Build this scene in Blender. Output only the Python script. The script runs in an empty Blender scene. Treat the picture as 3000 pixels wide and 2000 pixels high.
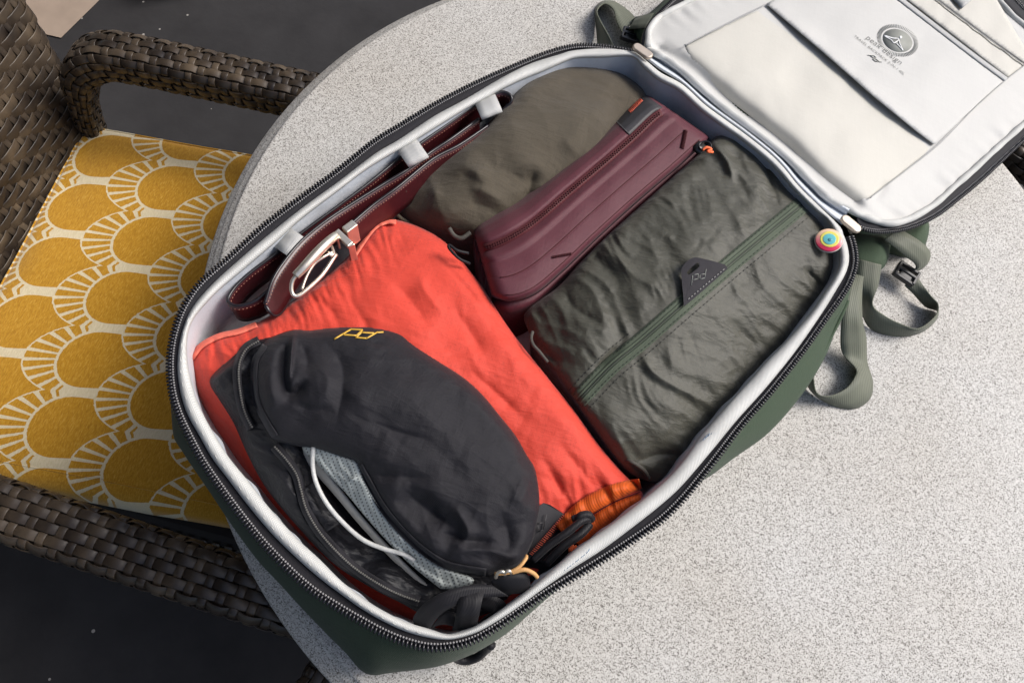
import bpy, bmesh, math, random
import numpy as np
random.seed(7)
rng = np.random.default_rng(7)
SC = bpy.context.scene
COL = SC.collection
R = math.radians
# ------------------------------------------------------------------ camera
T = 0.74                      # table top height, metres
CF, CP, CR, CH = 2050.0, R(66.5), R(15), 0.82
_F = np.array([0, math.cos(CP), -math.sin(CP)]); _R = np.array([1.0, 0, 0]); _U = np.cross(_R, _F)
RGT = math.cos(CR)*_R + math.sin(CR)*_U
UPV = -math.sin(CR)*_R + math.cos(CR)*_U
CAM = np.array([0, 0, T+CH])
cd = bpy.data.cameras.new('camera'); cam = bpy.data.objects.new('camera', cd); COL.objects.link(cam)
cd.sensor_width = 36; cd.lens = CF/3000*36; cd.clip_start = .02; cd.clip_end = 200
from mathutils import Matrix, Vector
cam.matrix_world = Matrix(((RGT[0], UPV[0], -_F[0], CAM[0]), (RGT[1], UPV[1], -_F[1], CAM[1]), (RGT[2], UPV[2], -_F[2], CAM[2]), (0, 0, 0, 1)))
SC.camera = cam
# ------------------------------------------------------------------ sky, sun, exposure
SUN_EL, SUN_AZ = R(46), R(27)          # azimuth measured from +x towards +y
W = bpy.data.worlds.new('World'); SC.world = W; W.use_nodes = True
wn = W.node_tree.nodes; wl = W.node_tree.links
sky = wn.new('ShaderNodeTexSky'); sky.sky_type = 'NISHITA'; sky.sun_disc = False
sky.sun_elevation = SUN_EL; sky.sun_rotation = math.pi/2 - SUN_AZ
sky.air_density = 1.0; sky.dust_density = 4.0; sky.ozone_density = 1.0
wn['Background'].inputs['Strength'].default_value = 0.125
wl.new(sky.outputs[0], wn['Background'].inputs['Color'])
sd = bpy.data.lights.new('sun', 'SUN'); sd.energy = 2.5; sd.angle = R(26); sd.color = (1.0, .99, .98)
so = bpy.data.objects.new('sun', sd); COL.objects.link(so)
sv = Vector((math.cos(SUN_EL)*math.cos(SUN_AZ), math.cos(SUN_EL)*math.sin(SUN_AZ), math.sin(SUN_EL)))
so.rotation_euler = sv.to_track_quat('Z', 'Y').to_euler(); so.location = (3, 3, 5)
SC.view_settings.view_transform = 'Standard'; SC.view_settings.look = 'None'
SC.view_settings.exposure = 0.36; SC.view_settings.gamma = 1
SC.cycles.max_bounces = 6; SC.cycles.diffuse_bounces = 4

# ------------------------------------------------------------------ maths helpers
def AT(px, py, zt):
    """photo pixel (3000 x 2000) + height above the table top -> world point"""
    px, py, zt = np.broadcast_arrays(np.asarray(px, float), np.asarray(py, float), np.asarray(zt, float))
    d = ((px-1500)/CF)[..., None]*RGT - ((py-1000)/CF)[..., None]*UPV + _F
    return CAM + d*((zt+T-CAM[2])/d[..., 2])[..., None]
def at(px, py, zt): return AT([px], [py], [zt])[0]
def PX(P):
    v = np.asarray(P, float)-CAM; w = v@_F
    return np.stack([1500+CF*(v@RGT)/w, 1000-CF*(v@UPV)/w], -1)
def cr(pts, n, closed=False):
    """Catmull-Rom through pts, resampled to n points of even length"""
    p = np.asarray(pts, float); m = len(p)
    if closed: q = np.concatenate([p[-1:], p, p[:2]]); segs = m
    else: q = np.concatenate([2*p[:1]-p[1:2], p, 2*p[-1:]-p[-2:-1]]); segs = m-1
    t = np.linspace(0, 1, 24, endpoint=False)[:, None]; out = []
    for i in range(segs):
        a, b, c, d = q[i], q[i+1], q[i+2], q[i+3]
        out.append(.5*(2*b+(c-a)*t+(2*a-5*b+4*c-d)*t*t+(3*b-a-3*c+d)*t**3))
    out = np.concatenate(out)
    out = np.concatenate([out, out[:1] if closed else p[-1:]])
    s = np.concatenate([[0], np.cumsum(np.linalg.norm(np.diff(out, axis=0), axis=1))])
    u = np.linspace(0, s[-1], n+1)[:-1] if closed else np.linspace(0, s[-1], n)
    return np.stack([np.interp(u, s, out[:, k]) for k in range(p.shape[1])], 1)
def tps(pts):
    P = np.asarray(pts, float); xy = P[:, :2]/500.0; n = len(P)
    def U(r2): return np.where(r2 > 1e-12, r2*np.log(r2+1e-12), 0)
    K = U(((xy[:, None]-xy[None])**2).sum(-1))+np.eye(n)*1e-3
    A = np.zeros((n+3, n+3)); A[:n, :n] = K; A[:n, n] = 1; A[:n, n+1:] = xy; A[n, :n] = 1; A[n+1:, :n] = xy.T
    w = np.linalg.solve(A, np.concatenate([P[:, 2], [0, 0, 0]]))
    def f(px, py):
        q = np.stack([px, py], -1)/500.0
        return U(((q[..., None, :]-xy)**2).sum(-1))@w[:n]+w[n]+q@w[n+1:]
    return f
_perm = rng.permutation(512)
def perlin(x, y, seed=0):
    xi = np.floor(x).astype(int); yi = np.floor(y).astype(int); xf = x-xi; yf = y-yi
    def g(ix, iy, dx, dy):
        h = _perm[(_perm[(ix+seed*37) % 512]+iy+seed*11) % 512]*(2*math.pi/512)
        return np.cos(h)*dx+np.sin(h)*dy
    u = xf**3*(xf*(xf*6-15)+10); v = yf**3*(yf*(yf*6-15)+10)
    a = g(xi, yi, xf, yf)*(1-u)+g(xi+1, yi, xf-1, yf)*u
    b = g(xi, yi+1, xf, yf-1)*(1-u)+g(xi+1, yi+1, xf-1, yf-1)*u
    return (a*(1-v)+b*v)*1.5
def folds(px, py, ang, along, across, seed, warp=.6):
    """ridged cloth folds that run along the pixel direction ang (degrees)"""
    c, s = math.cos(R(ang)), math.sin(R(ang))
    u = (px*c+py*s)/along; v = (-px*s+py*c)/across
    v = v+warp*perlin(u*1.3+3.1, v*.35+7.7, seed+5)
    n = perlin(u, v, seed)
    return 1-2.2*np.abs(n)-.45
def crinkle(px, py, L, seed):
    """sharp short creases in every direction, as in thin nylon"""
    z = 0*px
    for i, a in enumerate((12, 51, 96, 143)):
        c, s = math.cos(R(a)), math.sin(R(a)); u = (px*c+py*s)/L+1.1*perlin(px/(2.1*L)+i*5, py/(2.1*L), seed+i); tri = np.abs((u*.5) % 1.0*2-1)
        z = z+np.clip(perlin(px/(2.6*L)+i*9, py/(2.6*L), seed+20+i)*2.2, 0, 1)*(tri-.5)
    return z
def pdist(px, py, poly, closed=False):
    p = np.asarray(poly, float); q = np.roll(p, -1, 0) if closed else p[1:]; p0 = p if closed else p[:-1]
    best = np.full(px.shape, 1e9); bx = np.zeros_like(px); by = np.zeros_like(px)
    for (ax, ay), (cx, cy) in zip(p0, q):
        dx, dy = cx-ax, cy-ay; L = dx*dx+dy*dy+1e-9
        t = np.clip(((px-ax)*dx+(py-ay)*dy)/L, 0, 1); x = ax+t*dx; y = ay+t*dy
        d = np.hypot(px-x, py-y); m = d < best
        best = np.where(m, d, best); bx = np.where(m, x, bx); by = np.where(m, y, by)
    return best, bx, by
def inside(px, py, poly):
    p = np.asarray(poly, float); r = np.zeros(px.shape, bool); j = len(p)-1
    for i in range(len(p)):
        (xi, yi), (xj, yj) = p[i], p[j]
        r ^= ((yi > py) != (yj > py)) & (px < (xj-xi)*(py-yi)/(yj-yi+1e-12)+xi); j = i
    return r
def crease(px, py, poly, w, dep):
    p = cr(poly, 14) if len(poly) > 2 else np.asarray(poly, float)
    d, bx, by = pdist(px, py, p)
    a, b = p[0], p[-1]; L = max(np.hypot(*(b-a)), 1.0)
    e = np.minimum(np.hypot(bx-a[0], by-a[1]), np.hypot(bx-b[0], by-b[1]))
    k = np.sqrt(d*d+4.0)-2.0
    return dep*(.6*np.exp(-k/(.75*w))+.4*np.exp(-(d/w)**2))*np.clip(.15+e/(.35*L), 0, 1)

# ------------------------------------------------------------------ object helpers
def tag(o, label=None, cat=None, group=None, kind=None):
    for k, v in (('label', label), ('category', cat), ('group', group), ('kind', kind)):
        if v: o[k] = v
    return o
def empty(name, loc, label, cat, group=None):
    o = bpy.data.objects.new(name, None); COL.objects.link(o); o.location = loc; o.empty_display_size = .05
    return tag(o, label, cat, group)
def link(o, parent):
    COL.objects.link(o)
    if parent is not None:
        o.parent = parent
        L = Vector((0, 0, 0)); p = parent
        while p is not None: L += p.location; p = p.parent
        o.location = -L
    return o
def mesh(name, V, Fc, mat, parent=None, smooth=True):
    me = bpy.data.meshes.new(name); me.from_pydata([tuple(v) for v in np.asarray(V, float)], [], [tuple(int(i) for i in f) for f in Fc])
    if smooth: me.polygons.foreach_set('use_smooth', [True]*len(me.polygons))
    me.materials.append(mat); me.update()
    return link(bpy.data.objects.new(name, me), parent)
class MB:
    """collects shapes that belong to one part"""
    def __init__(s): s.V = []; s.F = []; s.n = 0
    def add(s, V, Fc):
        V = np.asarray(V, float); s.V.append(V); s.F += [tuple(i+s.n for i in f) for f in Fc]; s.n += len(V)
    def build(s, name, mat, parent=None, smooth=True): return mesh(name, np.concatenate(s.V), s.F, mat, parent, smooth)
def grid_faces(a, b, wrap=False):
    return [(i*b+j, i*b+(j+1) % b, (i+1)*b+(j+1) % b, (i+1)*b+j) for i in range(a-1) for j in range(b if wrap else b-1)]
def tube_vf(P, r, seg=8, cap=True):
    P = np.asarray(P, float); n = len(P); t = np.gradient(P, axis=0); t /= np.linalg.norm(t, axis=1)[:, None]+1e-9
    r = np.broadcast_to(np.asarray(r, float), (n,))
    up = np.array([0, 0, 1.0]) if abs(t[0, 2]) < .9 else np.array([1.0, 0, 0]); V = []
    for i in range(n):
        s = np.cross(t[i], up); s /= np.linalg.norm(s)+1e-9; u = np.cross(s, t[i]); up = u
        a = np.linspace(0, 2*math.pi, seg, endpoint=False)
        V.append(P[i]+r[i]*(np.cos(a)[:, None]*s+np.sin(a)[:, None]*u))
    Fc = grid_faces(n, seg, True)
    if cap: Fc += [tuple(range(seg))[::-1], tuple((n-1)*seg+k for k in range(seg))]
    return np.concatenate(V), Fc
def tube(name, P, r, mat, parent=None, seg=8): return mesh(name, *tube_vf(P, r, seg), mat, parent)
def strip_vf(E1, E2, th, across=4, arch=0.0):
    """closed thin strip between two edge curves (n,3)"""
    E1 = np.asarray(E1, float); E2 = np.asarray(E2, float); n = len(E1)
    t = np.gradient((E1+E2)/2, axis=0); w = E2-E1; nn = np.cross(t, w); nn /= np.linalg.norm(nn, axis=1)[:, None]+1e-9
    V = []
    f = np.linspace(0, 1, across)
    top = [E1+w*k+nn*(th/2+arch*4*k*(1-k)) for k in f]; bot = [E1+w*k+nn*(-th/2+arch*4*k*(1-k)) for k in f[::-1]]
    ring = np.stack(top+bot, 1); m = ring.shape[1]
    Fc = grid_faces(n, m, True)
    Fc += [tuple(range(m))[::-1], tuple((n-1)*m+k for k in range(m))]
    return ring.reshape(-1, 3), Fc
def ribbon(name, st, th, mat, parent=None, n=60, across=4):
    """stations ((px,py,z),(px,py,z)) -> webbing strip"""
    e = np.array([np.concatenate([at(*a), at(*b)]) for a, b in st]); e = cr(e, n)
    return mesh(name, *strip_vf(e[:, :3], e[:, 3:], th, across), mat, parent)
def box_vf(c, ax, ay, az):
    c = np.asarray(c, float); V = [c+sx*np.asarray(ax)+sy*np.asarray(ay)+sz*np.asarray(az) for sz in (-1, 1) for sy in (-1, 1) for sx in (-1, 1)]
    return V, [(0, 2, 3, 1), (4, 5, 7, 6), (0, 1, 5, 4), (2, 6, 7, 3), (0, 4, 6, 2), (1, 3, 7, 5)]
def bevel(o, w, seg=2):
    m = o.modifiers.new('bevel', 'BEVEL'); m.width = w; m.segments = seg; m.limit_method = 'ANGLE'; m.angle_limit = R(35); return o

class Patch:
    """a cloth surface: outline in photo pixels, height field above it, walls down to zbot, closed below"""
    def __init__(s, outline, ztop, ew=40, drop=.02, n=160, extra=None, smooth_outline=True):
        s.o = cr(outline, n, True) if smooth_outline else np.asarray(outline, float)
        s.zt, s.ew, s.drop, s.extra = ztop, ew, drop, extra
    def z(s, px, py, d=None):
        px = np.asarray(px, float); py = np.asarray(py, float)
        if d is None: d = pdist(px, py, s.o, True)[0]
        k = np.clip(d/s.ew, 0, 1); z = s.zt(px, py)-s.drop*(1-np.sqrt(np.clip(1-(1-k)**2, 0, 1)))
        if s.extra is not None: z = z+s.extra(px, py, d)*np.clip(d/18, 0, 1)
        return z
    def build(s, name, mat, parent, step=5, zbot=.02, inward=.004, thick=None):
        o = s.o; x0, y0 = o.min(0)-step*2; x1, y1 = o.max(0)+step*2
        X, Y = np.meshgrid(np.arange(x0, x1, step), np.arange(y0, y1, step), indexing='ij')
        cin = inside(X[:-1, :-1]+step/2, Y[:-1, :-1]+step/2, o)
        nx, ny = X.shape
        used = np.zeros((nx, ny), int)
        for a in (0, 1):
            for b in (0, 1): used[a:nx-1+a, b:ny-1+b] += cin
        keep = used > 0; bnd = keep & (used < 4)
        bx, by = X[bnd], Y[bnd]
        _, qx, qy = pdist(bx, by, o, True); X = X.copy(); Y = Y.copy(); X[bnd] = qx; Y[bnd] = qy
        idx = -np.ones((nx, ny), int); idx[keep] = np.arange(keep.sum())
        px, py = X[keep], Y[keep]
        V = AT(px, py, s.z(px, py))
        I, J = np.nonzero(cin)
        Fq = np.stack([idx[I, J], idx[I+1, J], idx[I+1, J+1], idx[I, J+1]], 1)
        Fq = Fq[:, ::-1]
        # boundary edges, walls and bottom
        E = {}
        for f in Fq:
            for k in range(4):
                a, b = f[k], f[(k+1) % 4]
                if (b, a) in E: del E[(b, a)]
                else: E[(a, b)] = 1
        bv = sorted({a for a, b in E} | {b for a, b in E}); mp = {v: i for i, v in enumerate(bv)}
        B = V[bv]; c = B.mean(0)
        dirc = (c-B); dirc[:, 2] = 0; dirc /= np.linalg.norm(dirc, axis=1)[:, None]+1e-9
        if thick is not None: lev = [B-np.array([0, 0, thick*.5]), B-np.array([0, 0, thick])+dirc*inward]
        else:
            zb = np.minimum(zbot+T, B[:, 2]-.002)
            m1 = B+dirc*inward*.6; m1[:, 2] = B[:, 2]*.6+zb*.4
            m2 = B+dirc*inward; m2[:, 2] = zb; lev = [m1, m2]
        base = len(V); allV = [V]; Fc = [tuple(f) for f in Fq]; prev = {v: v for v in bv}
        for L in lev:
            cur = {v: base+mp[v] for v in bv}
            for a, b in E: Fc.append((prev[b], prev[a], cur[a], cur[b]))
            allV.append(L); base += len(L); prev = cur
        if thick is not None:     # cloth sheet: lower copy
            low = V.copy(); low[:, 2] -= thick; bset = set(bv); im = {}
            allV.append(low)
            for f in Fq: Fc.append(tuple((prev[v] if v in bset else base+v) for v in f[::-1]))
        else:
            cen = lev[-1].mean(0); allV.append(cen[None]); ci = base
            for a, b in E: Fc.append((prev[b], prev[a], ci))
        o_ = mesh(name, np.concatenate(allV), Fc, mat, parent); return o_
    def lay(s, poly, n, off): 
        p = cr(poly, n); return AT(p[:, 0], p[:, 1], s.z(p[:, 0], p[:, 1])+off), p
def drape_strip(mb, S, poly, wpx, off=.0006, th=.0012, n=None, across=3, lift=0.0):
    """a strip wpx photo pixels wide that lies on the patch S along poly"""
    p = np.asarray(poly, float); L = np.linalg.norm(np.diff(p, axis=0), axis=1).sum()
    if n is None: n = max(3, int(L/6))
    p = cr(p, n) if len(p) > 2 else np.stack([np.linspace(p[0, k], p[1, k], n) for k in (0, 1)], 1)
    t = np.gradient(p, axis=0); t /= np.linalg.norm(t, axis=1)[:, None]+1e-9; nn = np.stack([-t[:, 1], t[:, 0]], 1)
    rows = []; lows = []
    w = np.broadcast_to(np.asarray(wpx, float), (n,))
    for k in np.linspace(-.5, .5, across):
        q = p+nn*(w*k)[:, None]; z = S.z(q[:, 0], q[:, 1])+off+lift*(1-4*k*k)
        rows.append(AT(q[:, 0], q[:, 1], z)); lows.append(AT(q[:, 0], q[:, 1], z-th))
    ring = np.stack(rows+lows[::-1], 1); m = ring.shape[1]
    mb.add(ring.reshape(-1, 3), grid_faces(n, m, True)+[tuple(range(m))[::-1], tuple((n-1)*m+k for k in range(m))])
def drape_stitch(mb, S, poly, dash, gap, wpx, off=.0008):
    p = np.asarray(poly, float); L = np.linalg.norm(np.diff(p, axis=0), axis=1).sum()
    q = cr(p, max(4, int(L/2))) if len(p) > 2 else np.stack([np.linspace(p[0, k], p[1, k], max(4, int(L/2))) for k in (0, 1)], 1)
    s = np.concatenate([[0], np.cumsum(np.linalg.norm(np.diff(q, axis=0), axis=1))]); u = 0.0
    while u+dash < s[-1]:
        a = [np.interp(u, s, q[:, k]) for k in (0, 1)]; b = [np.interp(u+dash, s, q[:, k]) for k in (0, 1)]
        drape_strip(mb, S, [a, b], wpx, off, .0008, 3, 2); u += dash+gap
def drape_poly(mb, S, poly, off=.0007):
    p = np.asarray(poly, float); V = AT(p[:, 0], p[:, 1], S.z(p[:, 0], p[:, 1])+off); n = len(V)
    mb.add(np.concatenate([V, V-np.array([0, 0, .0006])]), [tuple(range(n))[::-1]]+[(i, (i+1) % n, n+(i+1) % n, n+i) for i in range(n)])

# ------------------------------------------------------------------ materials
def newmat(name):
    m = bpy.data.materials.new(name); m.use_nodes = True; return m, m.node_tree.nodes, m.node_tree.links, m.node_tree.nodes['Principled BSDF']
def lin(r, g, b):
    f = lambda c: (c/255/12.92) if c/255 <= .04045 else ((c/255+.055)/1.055)**2.4
    return (f(r), f(g), f(b), 1)
def mix(c, k): return tuple(min(1, x*k) for x in c[:3])+(1,)
def ramp(N, stops):
    r = N.new('ShaderNodeValToRGB'); e = r.color_ramp.elements
    while len(e) < len(stops): e.new(.5)
    for i, (p, c) in enumerate(stops): e[i].position = p; e[i].color = c
    return r
def mth(N, L, op, a, b=None, c=None):
    n = N.new('ShaderNodeMath'); n.operation = op
    for i, v in enumerate((a, b, c)):
        if v is None: continue
        if isinstance(v, (int, float)): n.inputs[i].default_value = v
        else: L.new(v, n.inputs[i])
    return n.outputs[0]
def coords(N, L, rz=0.0, sc=(1, 1, 1)):
    t = N.new('ShaderNodeTexCoord'); mp = N.new('ShaderNodeMapping'); mp.inputs['Rotation'].default_value = (0, 0, rz); mp.inputs['Scale'].default_value = sc
    L.new(t.outputs['Object'], mp.inputs['Vector']); return mp.outputs['Vector']
def wavy(N, L, vec, scale, axis='X', dist=0.0):
    w = N.new('ShaderNodeTexWave'); w.bands_direction = axis; w.inputs['Scale'].default_value = scale; w.inputs['Distortion'].default_value = dist
    L.new(vec, w.inputs['Vector']); return w.outputs['Fac']
def noise(N, L, vec, scale, detail=3, rough=.55):
    n = N.new('ShaderNodeTexNoise'); n.inputs['Scale'].default_value = scale; n.inputs['Detail'].default_value = detail; n.inputs['Roughness'].default_value = rough
    L.new(vec, n.inputs['Vector']); return n.outputs['Fac']
def bump(N, L, h, strength, dist, prev=None):
    b = N.new('ShaderNodeBump'); b.inputs['Strength'].default_value = strength; b.inputs['Distance'].default_value = dist; L.new(h, b.inputs['Height'])
    if prev is not None: L.new(prev, b.inputs['Normal'])
    return b.outputs['Normal']
def fabric(name, col, rough=.75, rz=0.0, weave=420, wstr=.35, sheen=.25, var=.18, grid=None, spec=.3, wr=0.0, gt=.22, thread=1.0, cz=0.0, ca=0.0, cs=20):
    """woven cloth: fine cross weave, slow tone variation, optional ripstop grid (metres)"""
    m, N, L, B = newmat(name); v = coords(N, L, rz)
    B.inputs['Roughness'].default_value = rough; B.inputs['Specular IOR Level'].default_value = spec
    B.inputs['Sheen Weight'].default_value = sheen; B.inputs['Sheen Roughness'].default_value = .45
    h = mth(N, L, 'ADD', wavy(N, L, v, weave, 'X'), wavy(N, L, v, weave, 'Y'))
    nv = noise(N, L, v, 14, 4, .6); nf = noise(N, L, v, 480, 2, .7)
    na = noise(N, L, coords(N, L, rz, (1, .10, .3)), 520, 2, .7); nb = noise(N, L, coords(N, L, rz, (.10, 1, .3)), 520, 2, .7)
    thr = mth(N, L, 'ADD', na, nb)
    tone = mth(N, L, 'ADD', mth(N, L, 'MULTIPLY', nv, .55), mth(N, L, 'MULTIPLY', nf, .15)); tone = mth(N, L, 'ADD', tone, mth(N, L, 'MULTIPLY', mth(N, L, 'SUBTRACT', thr, .72), thread))
    h = mth(N, L, 'ADD', h, mth(N, L, 'MULTIPLY', thr, 2.5))
    tone = mth(N, L, 'ADD', tone, mth(N, L, 'MULTIPLY', h, .07))
    if grid:
        g = mth(N, L, 'MAXIMUM', mth(N, L, 'GREATER_THAN', wavy(N, L, v, .314/grid, 'X'), .94), mth(N, L, 'GREATER_THAN', wavy(N, L, v, .314/grid, 'Y'), .94))
        h = mth(N, L, 'ADD', h, mth(N, L, 'MULTIPLY', g, 9.0*gt)); tone = mth(N, L, 'ADD', tone, mth(N, L, 'MULTIPLY', g, gt))
    rp = ramp(N, [(.25, mix(col, 1-var)), (.85, mix(col, 1+var))]); L.new(tone, rp.inputs[0]); L.new(rp.outputs[0], B.inputs['Base Color'])
    nm = bump(N, L, h, wstr, .0006)
    if wr: nm = bump(N, L, noise(N, L, v, 55, 4, .6), wr, .004, nm)
    if cz:
        for k_, (sc_, st_) in enumerate(((cs, 1.0), (cs*2.3, .55))):
            rn = N.new('ShaderNodeTexNoise'); rn.noise_type = 'RIDGED_MULTIFRACTAL'; rn.normalize = True
            for nm_, vl in (('Scale', sc_), ('Detail', 3.0), ('Roughness', .5), ('Lacunarity', 2.1), ('Offset', 1.0), ('Gain', 2.0), ('Distortion', .35)):
                if nm_ in rn.inputs: rn.inputs[nm_].default_value = vl
            L.new(coords(N, L, ca+k_*.5, (.38, 1, 1)), rn.inputs['Vector']); nm = bump(N, L, rn.outputs['Fac'], cz*st_, .006, nm)
    L.new(nm, B.inputs['Normal']); return m
def plain(name, col, rough=.5, metal=0.0, spec=.5, bs=0.0, bscale=300):
    m, N, L, B = newmat(name); B.inputs['Base Color'].default_value = col; B.inputs['Roughness'].default_value = rough; B.inputs['Metallic'].default_value = metal
    B.inputs['Specular IOR Level'].default_value = spec
    v = coords(N, L); nz = noise(N, L, v, bscale*.2, 3)
    rp = ramp(N, [(.3, mix(col, .86)), (.75, mix(col, 1.12))]); L.new(nz, rp.inputs[0]); L.new(rp.outputs[0], B.inputs['Base Color'])
    if bs: L.new(bump(N, L, noise(N, L, v, bscale, 3), bs, .0008), B.inputs['Normal'])
    return m
def webbing(name, col, scale=300, rough=.6, rz=0.0):
    m, N, L, B = newmat(name); v = coords(N, L, rz); B.inputs['Roughness'].default_value = rough; B.inputs['Specular IOR Level'].default_value = .22
    B.inputs['Sheen Weight'].default_value = .06
    w = wavy(N, L, v, scale, 'DIAGONAL'); n = noise(N, L, v, 25, 3)
    rp = ramp(N, [(.2, mix(col, .8)), (.8, mix(col, 1.2))]); L.new(mth(N, L, 'ADD', mth(N, L, 'MULTIPLY', w, .35), mth(N, L, 'MULTIPLY', n, .65)), rp.inputs[0])
    L.new(rp.outputs[0], B.inputs['Base Color']); L.new(bump(N, L, w, .3, .0006), B.inputs['Normal']); return m

AXR = R(34)
M = {}
M['lining'] = fabric('lining_white', lin(196, 201, 207), .62, AXR, 400, .15, .15, .06, spec=.3, wr=.25)
M['lidlining'] = fabric('lid_lining', lin(188, 187, 183), .6, AXR, 400, .08, .1, .05, spec=.25, wr=.04, thread=.3, cz=.06, ca=R(30), cs=8)
M['cream'] = fabric('pocket_cream', lin(190, 187, 178), .6, AXR, 400, .08, .1, .05, spec=.25, wr=.08, thread=.3)
M['binding'] = webbing('binding_tape', lin(188, 188, 184), 320, .6, .6)
M['loopweb'] = webbing('loop_webbing', lin(172, 172, 170), 330, .55, .2)
M['sage'] = fabric('sage_shell', lin(58, 72, 55), .7, AXR, 300, .3, .08, .12, spec=.15)
M['strap'] = webbing('sage_webbing', lin(98, 101, 88), 180, .55, .9)
M['tape'] = fabric('zip_tape', lin(30, 29, 33), .8, AXR, 300, .2, .1, .15)
M['tooth'] = plain('zip_tooth', lin(26, 25, 30), .28, 0, .6)
M['thread'] = plain('zip_thread', lin(136, 134, 134), .6)
M['red'] = fabric('coral_ripstop', lin(192, 62, 46), .58, R(58), 420, .25, .15, .16, grid=.0052, spec=.28, gt=.2, cz=.2, ca=R(-40), cs=16)
M['coraltape'] = webbing('coral_tape', lin(226, 112, 92), 300, .65, .4)
M['orangezip'] = webbing('orange_zip_tape', lin(196, 84, 26), 160, .6, .3)
M['black'] = fabric('black_ripstop', lin(29, 28, 32), .55, R(20), 330, .35, .05, .26, grid=.010, spec=.22, gt=.16, cz=.22, ca=R(35), cs=13)
M['blackin'] = fabric('black_liner', lin(20, 20, 24), .5, R(20), 330, .1, .02, .2, spec=.3, wr=.05, cz=.4, ca=R(10), cs=22)
M['blackweb'] = webbing('black_webbing', lin(27, 26, 29), 330, .5, .5)
M['mesh'] = None
M['taupe'] = fabric('taupe_twill', lin(70, 63, 51), .62, R(70), 380, .4, .15, .22, spec=.25, wr=.06, cz=.22, ca=R(-30), cs=12)
M['burg'] = fabric('burgundy_coated', lin(82, 39, 47), .5, R(55), 330, .25, .08, .16, spec=.3, wr=.04)
M['burgzip'] = webbing('burgundy_zip', lin(82, 34, 38), 330, .5, R(55))
M['burgthread'] = plain('burgundy_thread', lin(66, 22, 25), .7, 0, .2)
M['olive'] = fabric('olive_ripstop', lin(62, 61, 52), .5, R(55), 420, .2, .12, .2, grid=.0042, spec=.4, gt=.07, cz=.28, ca=R(62), cs=17)
M['olivetape'] = webbing('olive_zip_tape', lin(74, 83, 68), 330, .6, R(40))
M['olivethread'] = plain('olive_thread', lin(44, 46, 42), .7)
M['leather'] = plain('belt_leather', lin(62, 22, 26), .32, 0, .45, .1, 900)
M['beltedge'] = plain('belt_edge', lin(28, 25, 30), .3, 0, .5)
M['cotton'] = plain('pale_thread', lin(176, 130, 108), .7)
M['chrome'] = plain('buckle_metal', lin(226, 216, 200), .3, .85)
M['rubber'] = plain('patch_rubber', lin(54, 52, 54), .55, 0, .4, .08, 500)
M['tabgrey'] = plain('tab_charcoal', lin(46, 44, 48), .7, 0, .2, .05, 500)
M['orangethread'] = plain('orange_thread', lin(240, 110, 80), .65)
M['orangecord'] = plain('orange_cord', lin(238, 110, 60), .65)
M['greythread'] = plain('grey_thread', lin(140, 138, 136), .7)
M['gold'] = plain('gold_print', lin(206, 164, 62), .45)
M['ink'] = plain('grey_print', lin(132, 134, 128), .6)
M['coilgrey'] = plain('coil_grey', lin(96, 94, 90), .5)
M['inkmid'] = plain('mid_print', lin(92, 93, 90), .6)
M['inkdark'] = plain('dark_print', lin(52, 50, 52), .5)
M['white'] = plain('white_print', lin(232, 232, 230), .5)
M['cord'] = plain('white_cord', lin(196, 196, 192), .5, 0, .4, .2, 900)
M['tan'] = plain('tan_cord', lin(196, 150, 96), .6, 0, .4, .2, 700)
M['bplastic'] = plain('black_plastic', lin(28, 28, 30), .32, 0, .5)
M['taptan'] = plain('anodised_tan', lin(196, 182, 166), .38, .6)
M['sutcol'] = plain('seam_thread', lin(164, 164, 162), .8)
M['penblue'] = plain('blue_pen', lin(120, 140, 160), .8)
M['loopgrey'] = webbing('grey_cord', lin(74, 71, 65), 500, .6)
# mesh lining: pale knit with rows of small holes
m, N, L, B = newmat('mesh_lining'); v = coords(N, L, R(-38)); B.inputs['Roughness'].default_value = .7
g = mth(N, L, 'MULTIPLY', mth(N, L, 'GREATER_THAN', wavy(N, L, v, 80, 'X'), .68), mth(N, L, 'GREATER_THAN', wavy(N, L, v, 110, 'Y'), .6))
rp = ramp(N, [(0, lin(176, 182, 178)), (1, lin(96, 100, 100))]); L.new(g, rp.inputs[0]); L.new(rp.outputs[0], B.inputs['Base Color'])
L.new(bump(N, L, g, -.4, .001), B.inputs['Normal']); M['mesh'] = m
# speckled composite table
m, N, L, B = newmat('speckled_stone'); v = coords(N, L); B.inputs['Roughness'].default_value = .6; B.inputs['Specular IOR Level'].default_value = .22
n1 = noise(N, L, v, 720, 2, .7); n2 = noise(N, L, v, 330, 3, .65); n3 = noise(N, L, v, 5, 3, .5)
vo = N.new('ShaderNodeTexVoronoi'); vo.inputs['Scale'].default_value = 900; L.new(v, vo.inputs['Vector']); sc_ = N.new('ShaderNodeSeparateColor'); L.new(vo.outputs['Color'], sc_.inputs[0])
tone = mth(N, L, 'ADD', mth(N, L, 'MULTIPLY', n1, .40), mth(N, L, 'MULTIPLY', n2, .30)); tone = mth(N, L, 'ADD', tone, mth(N, L, 'MULTIPLY', sc_.outputs[0], .30))
rp = ramp(N, [(.33, lin(96, 93, 89)), (.41, lin(152, 149, 144)), (.48, lin(182, 180, 175)), (.62, lin(204, 202, 198))]); L.new(tone, rp.inputs[0])
mx = N.new('ShaderNodeMix'); mx.data_type = 'RGBA'; mx.blend_type = 'MULTIPLY'; mx.inputs[0].default_value = .25
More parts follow.
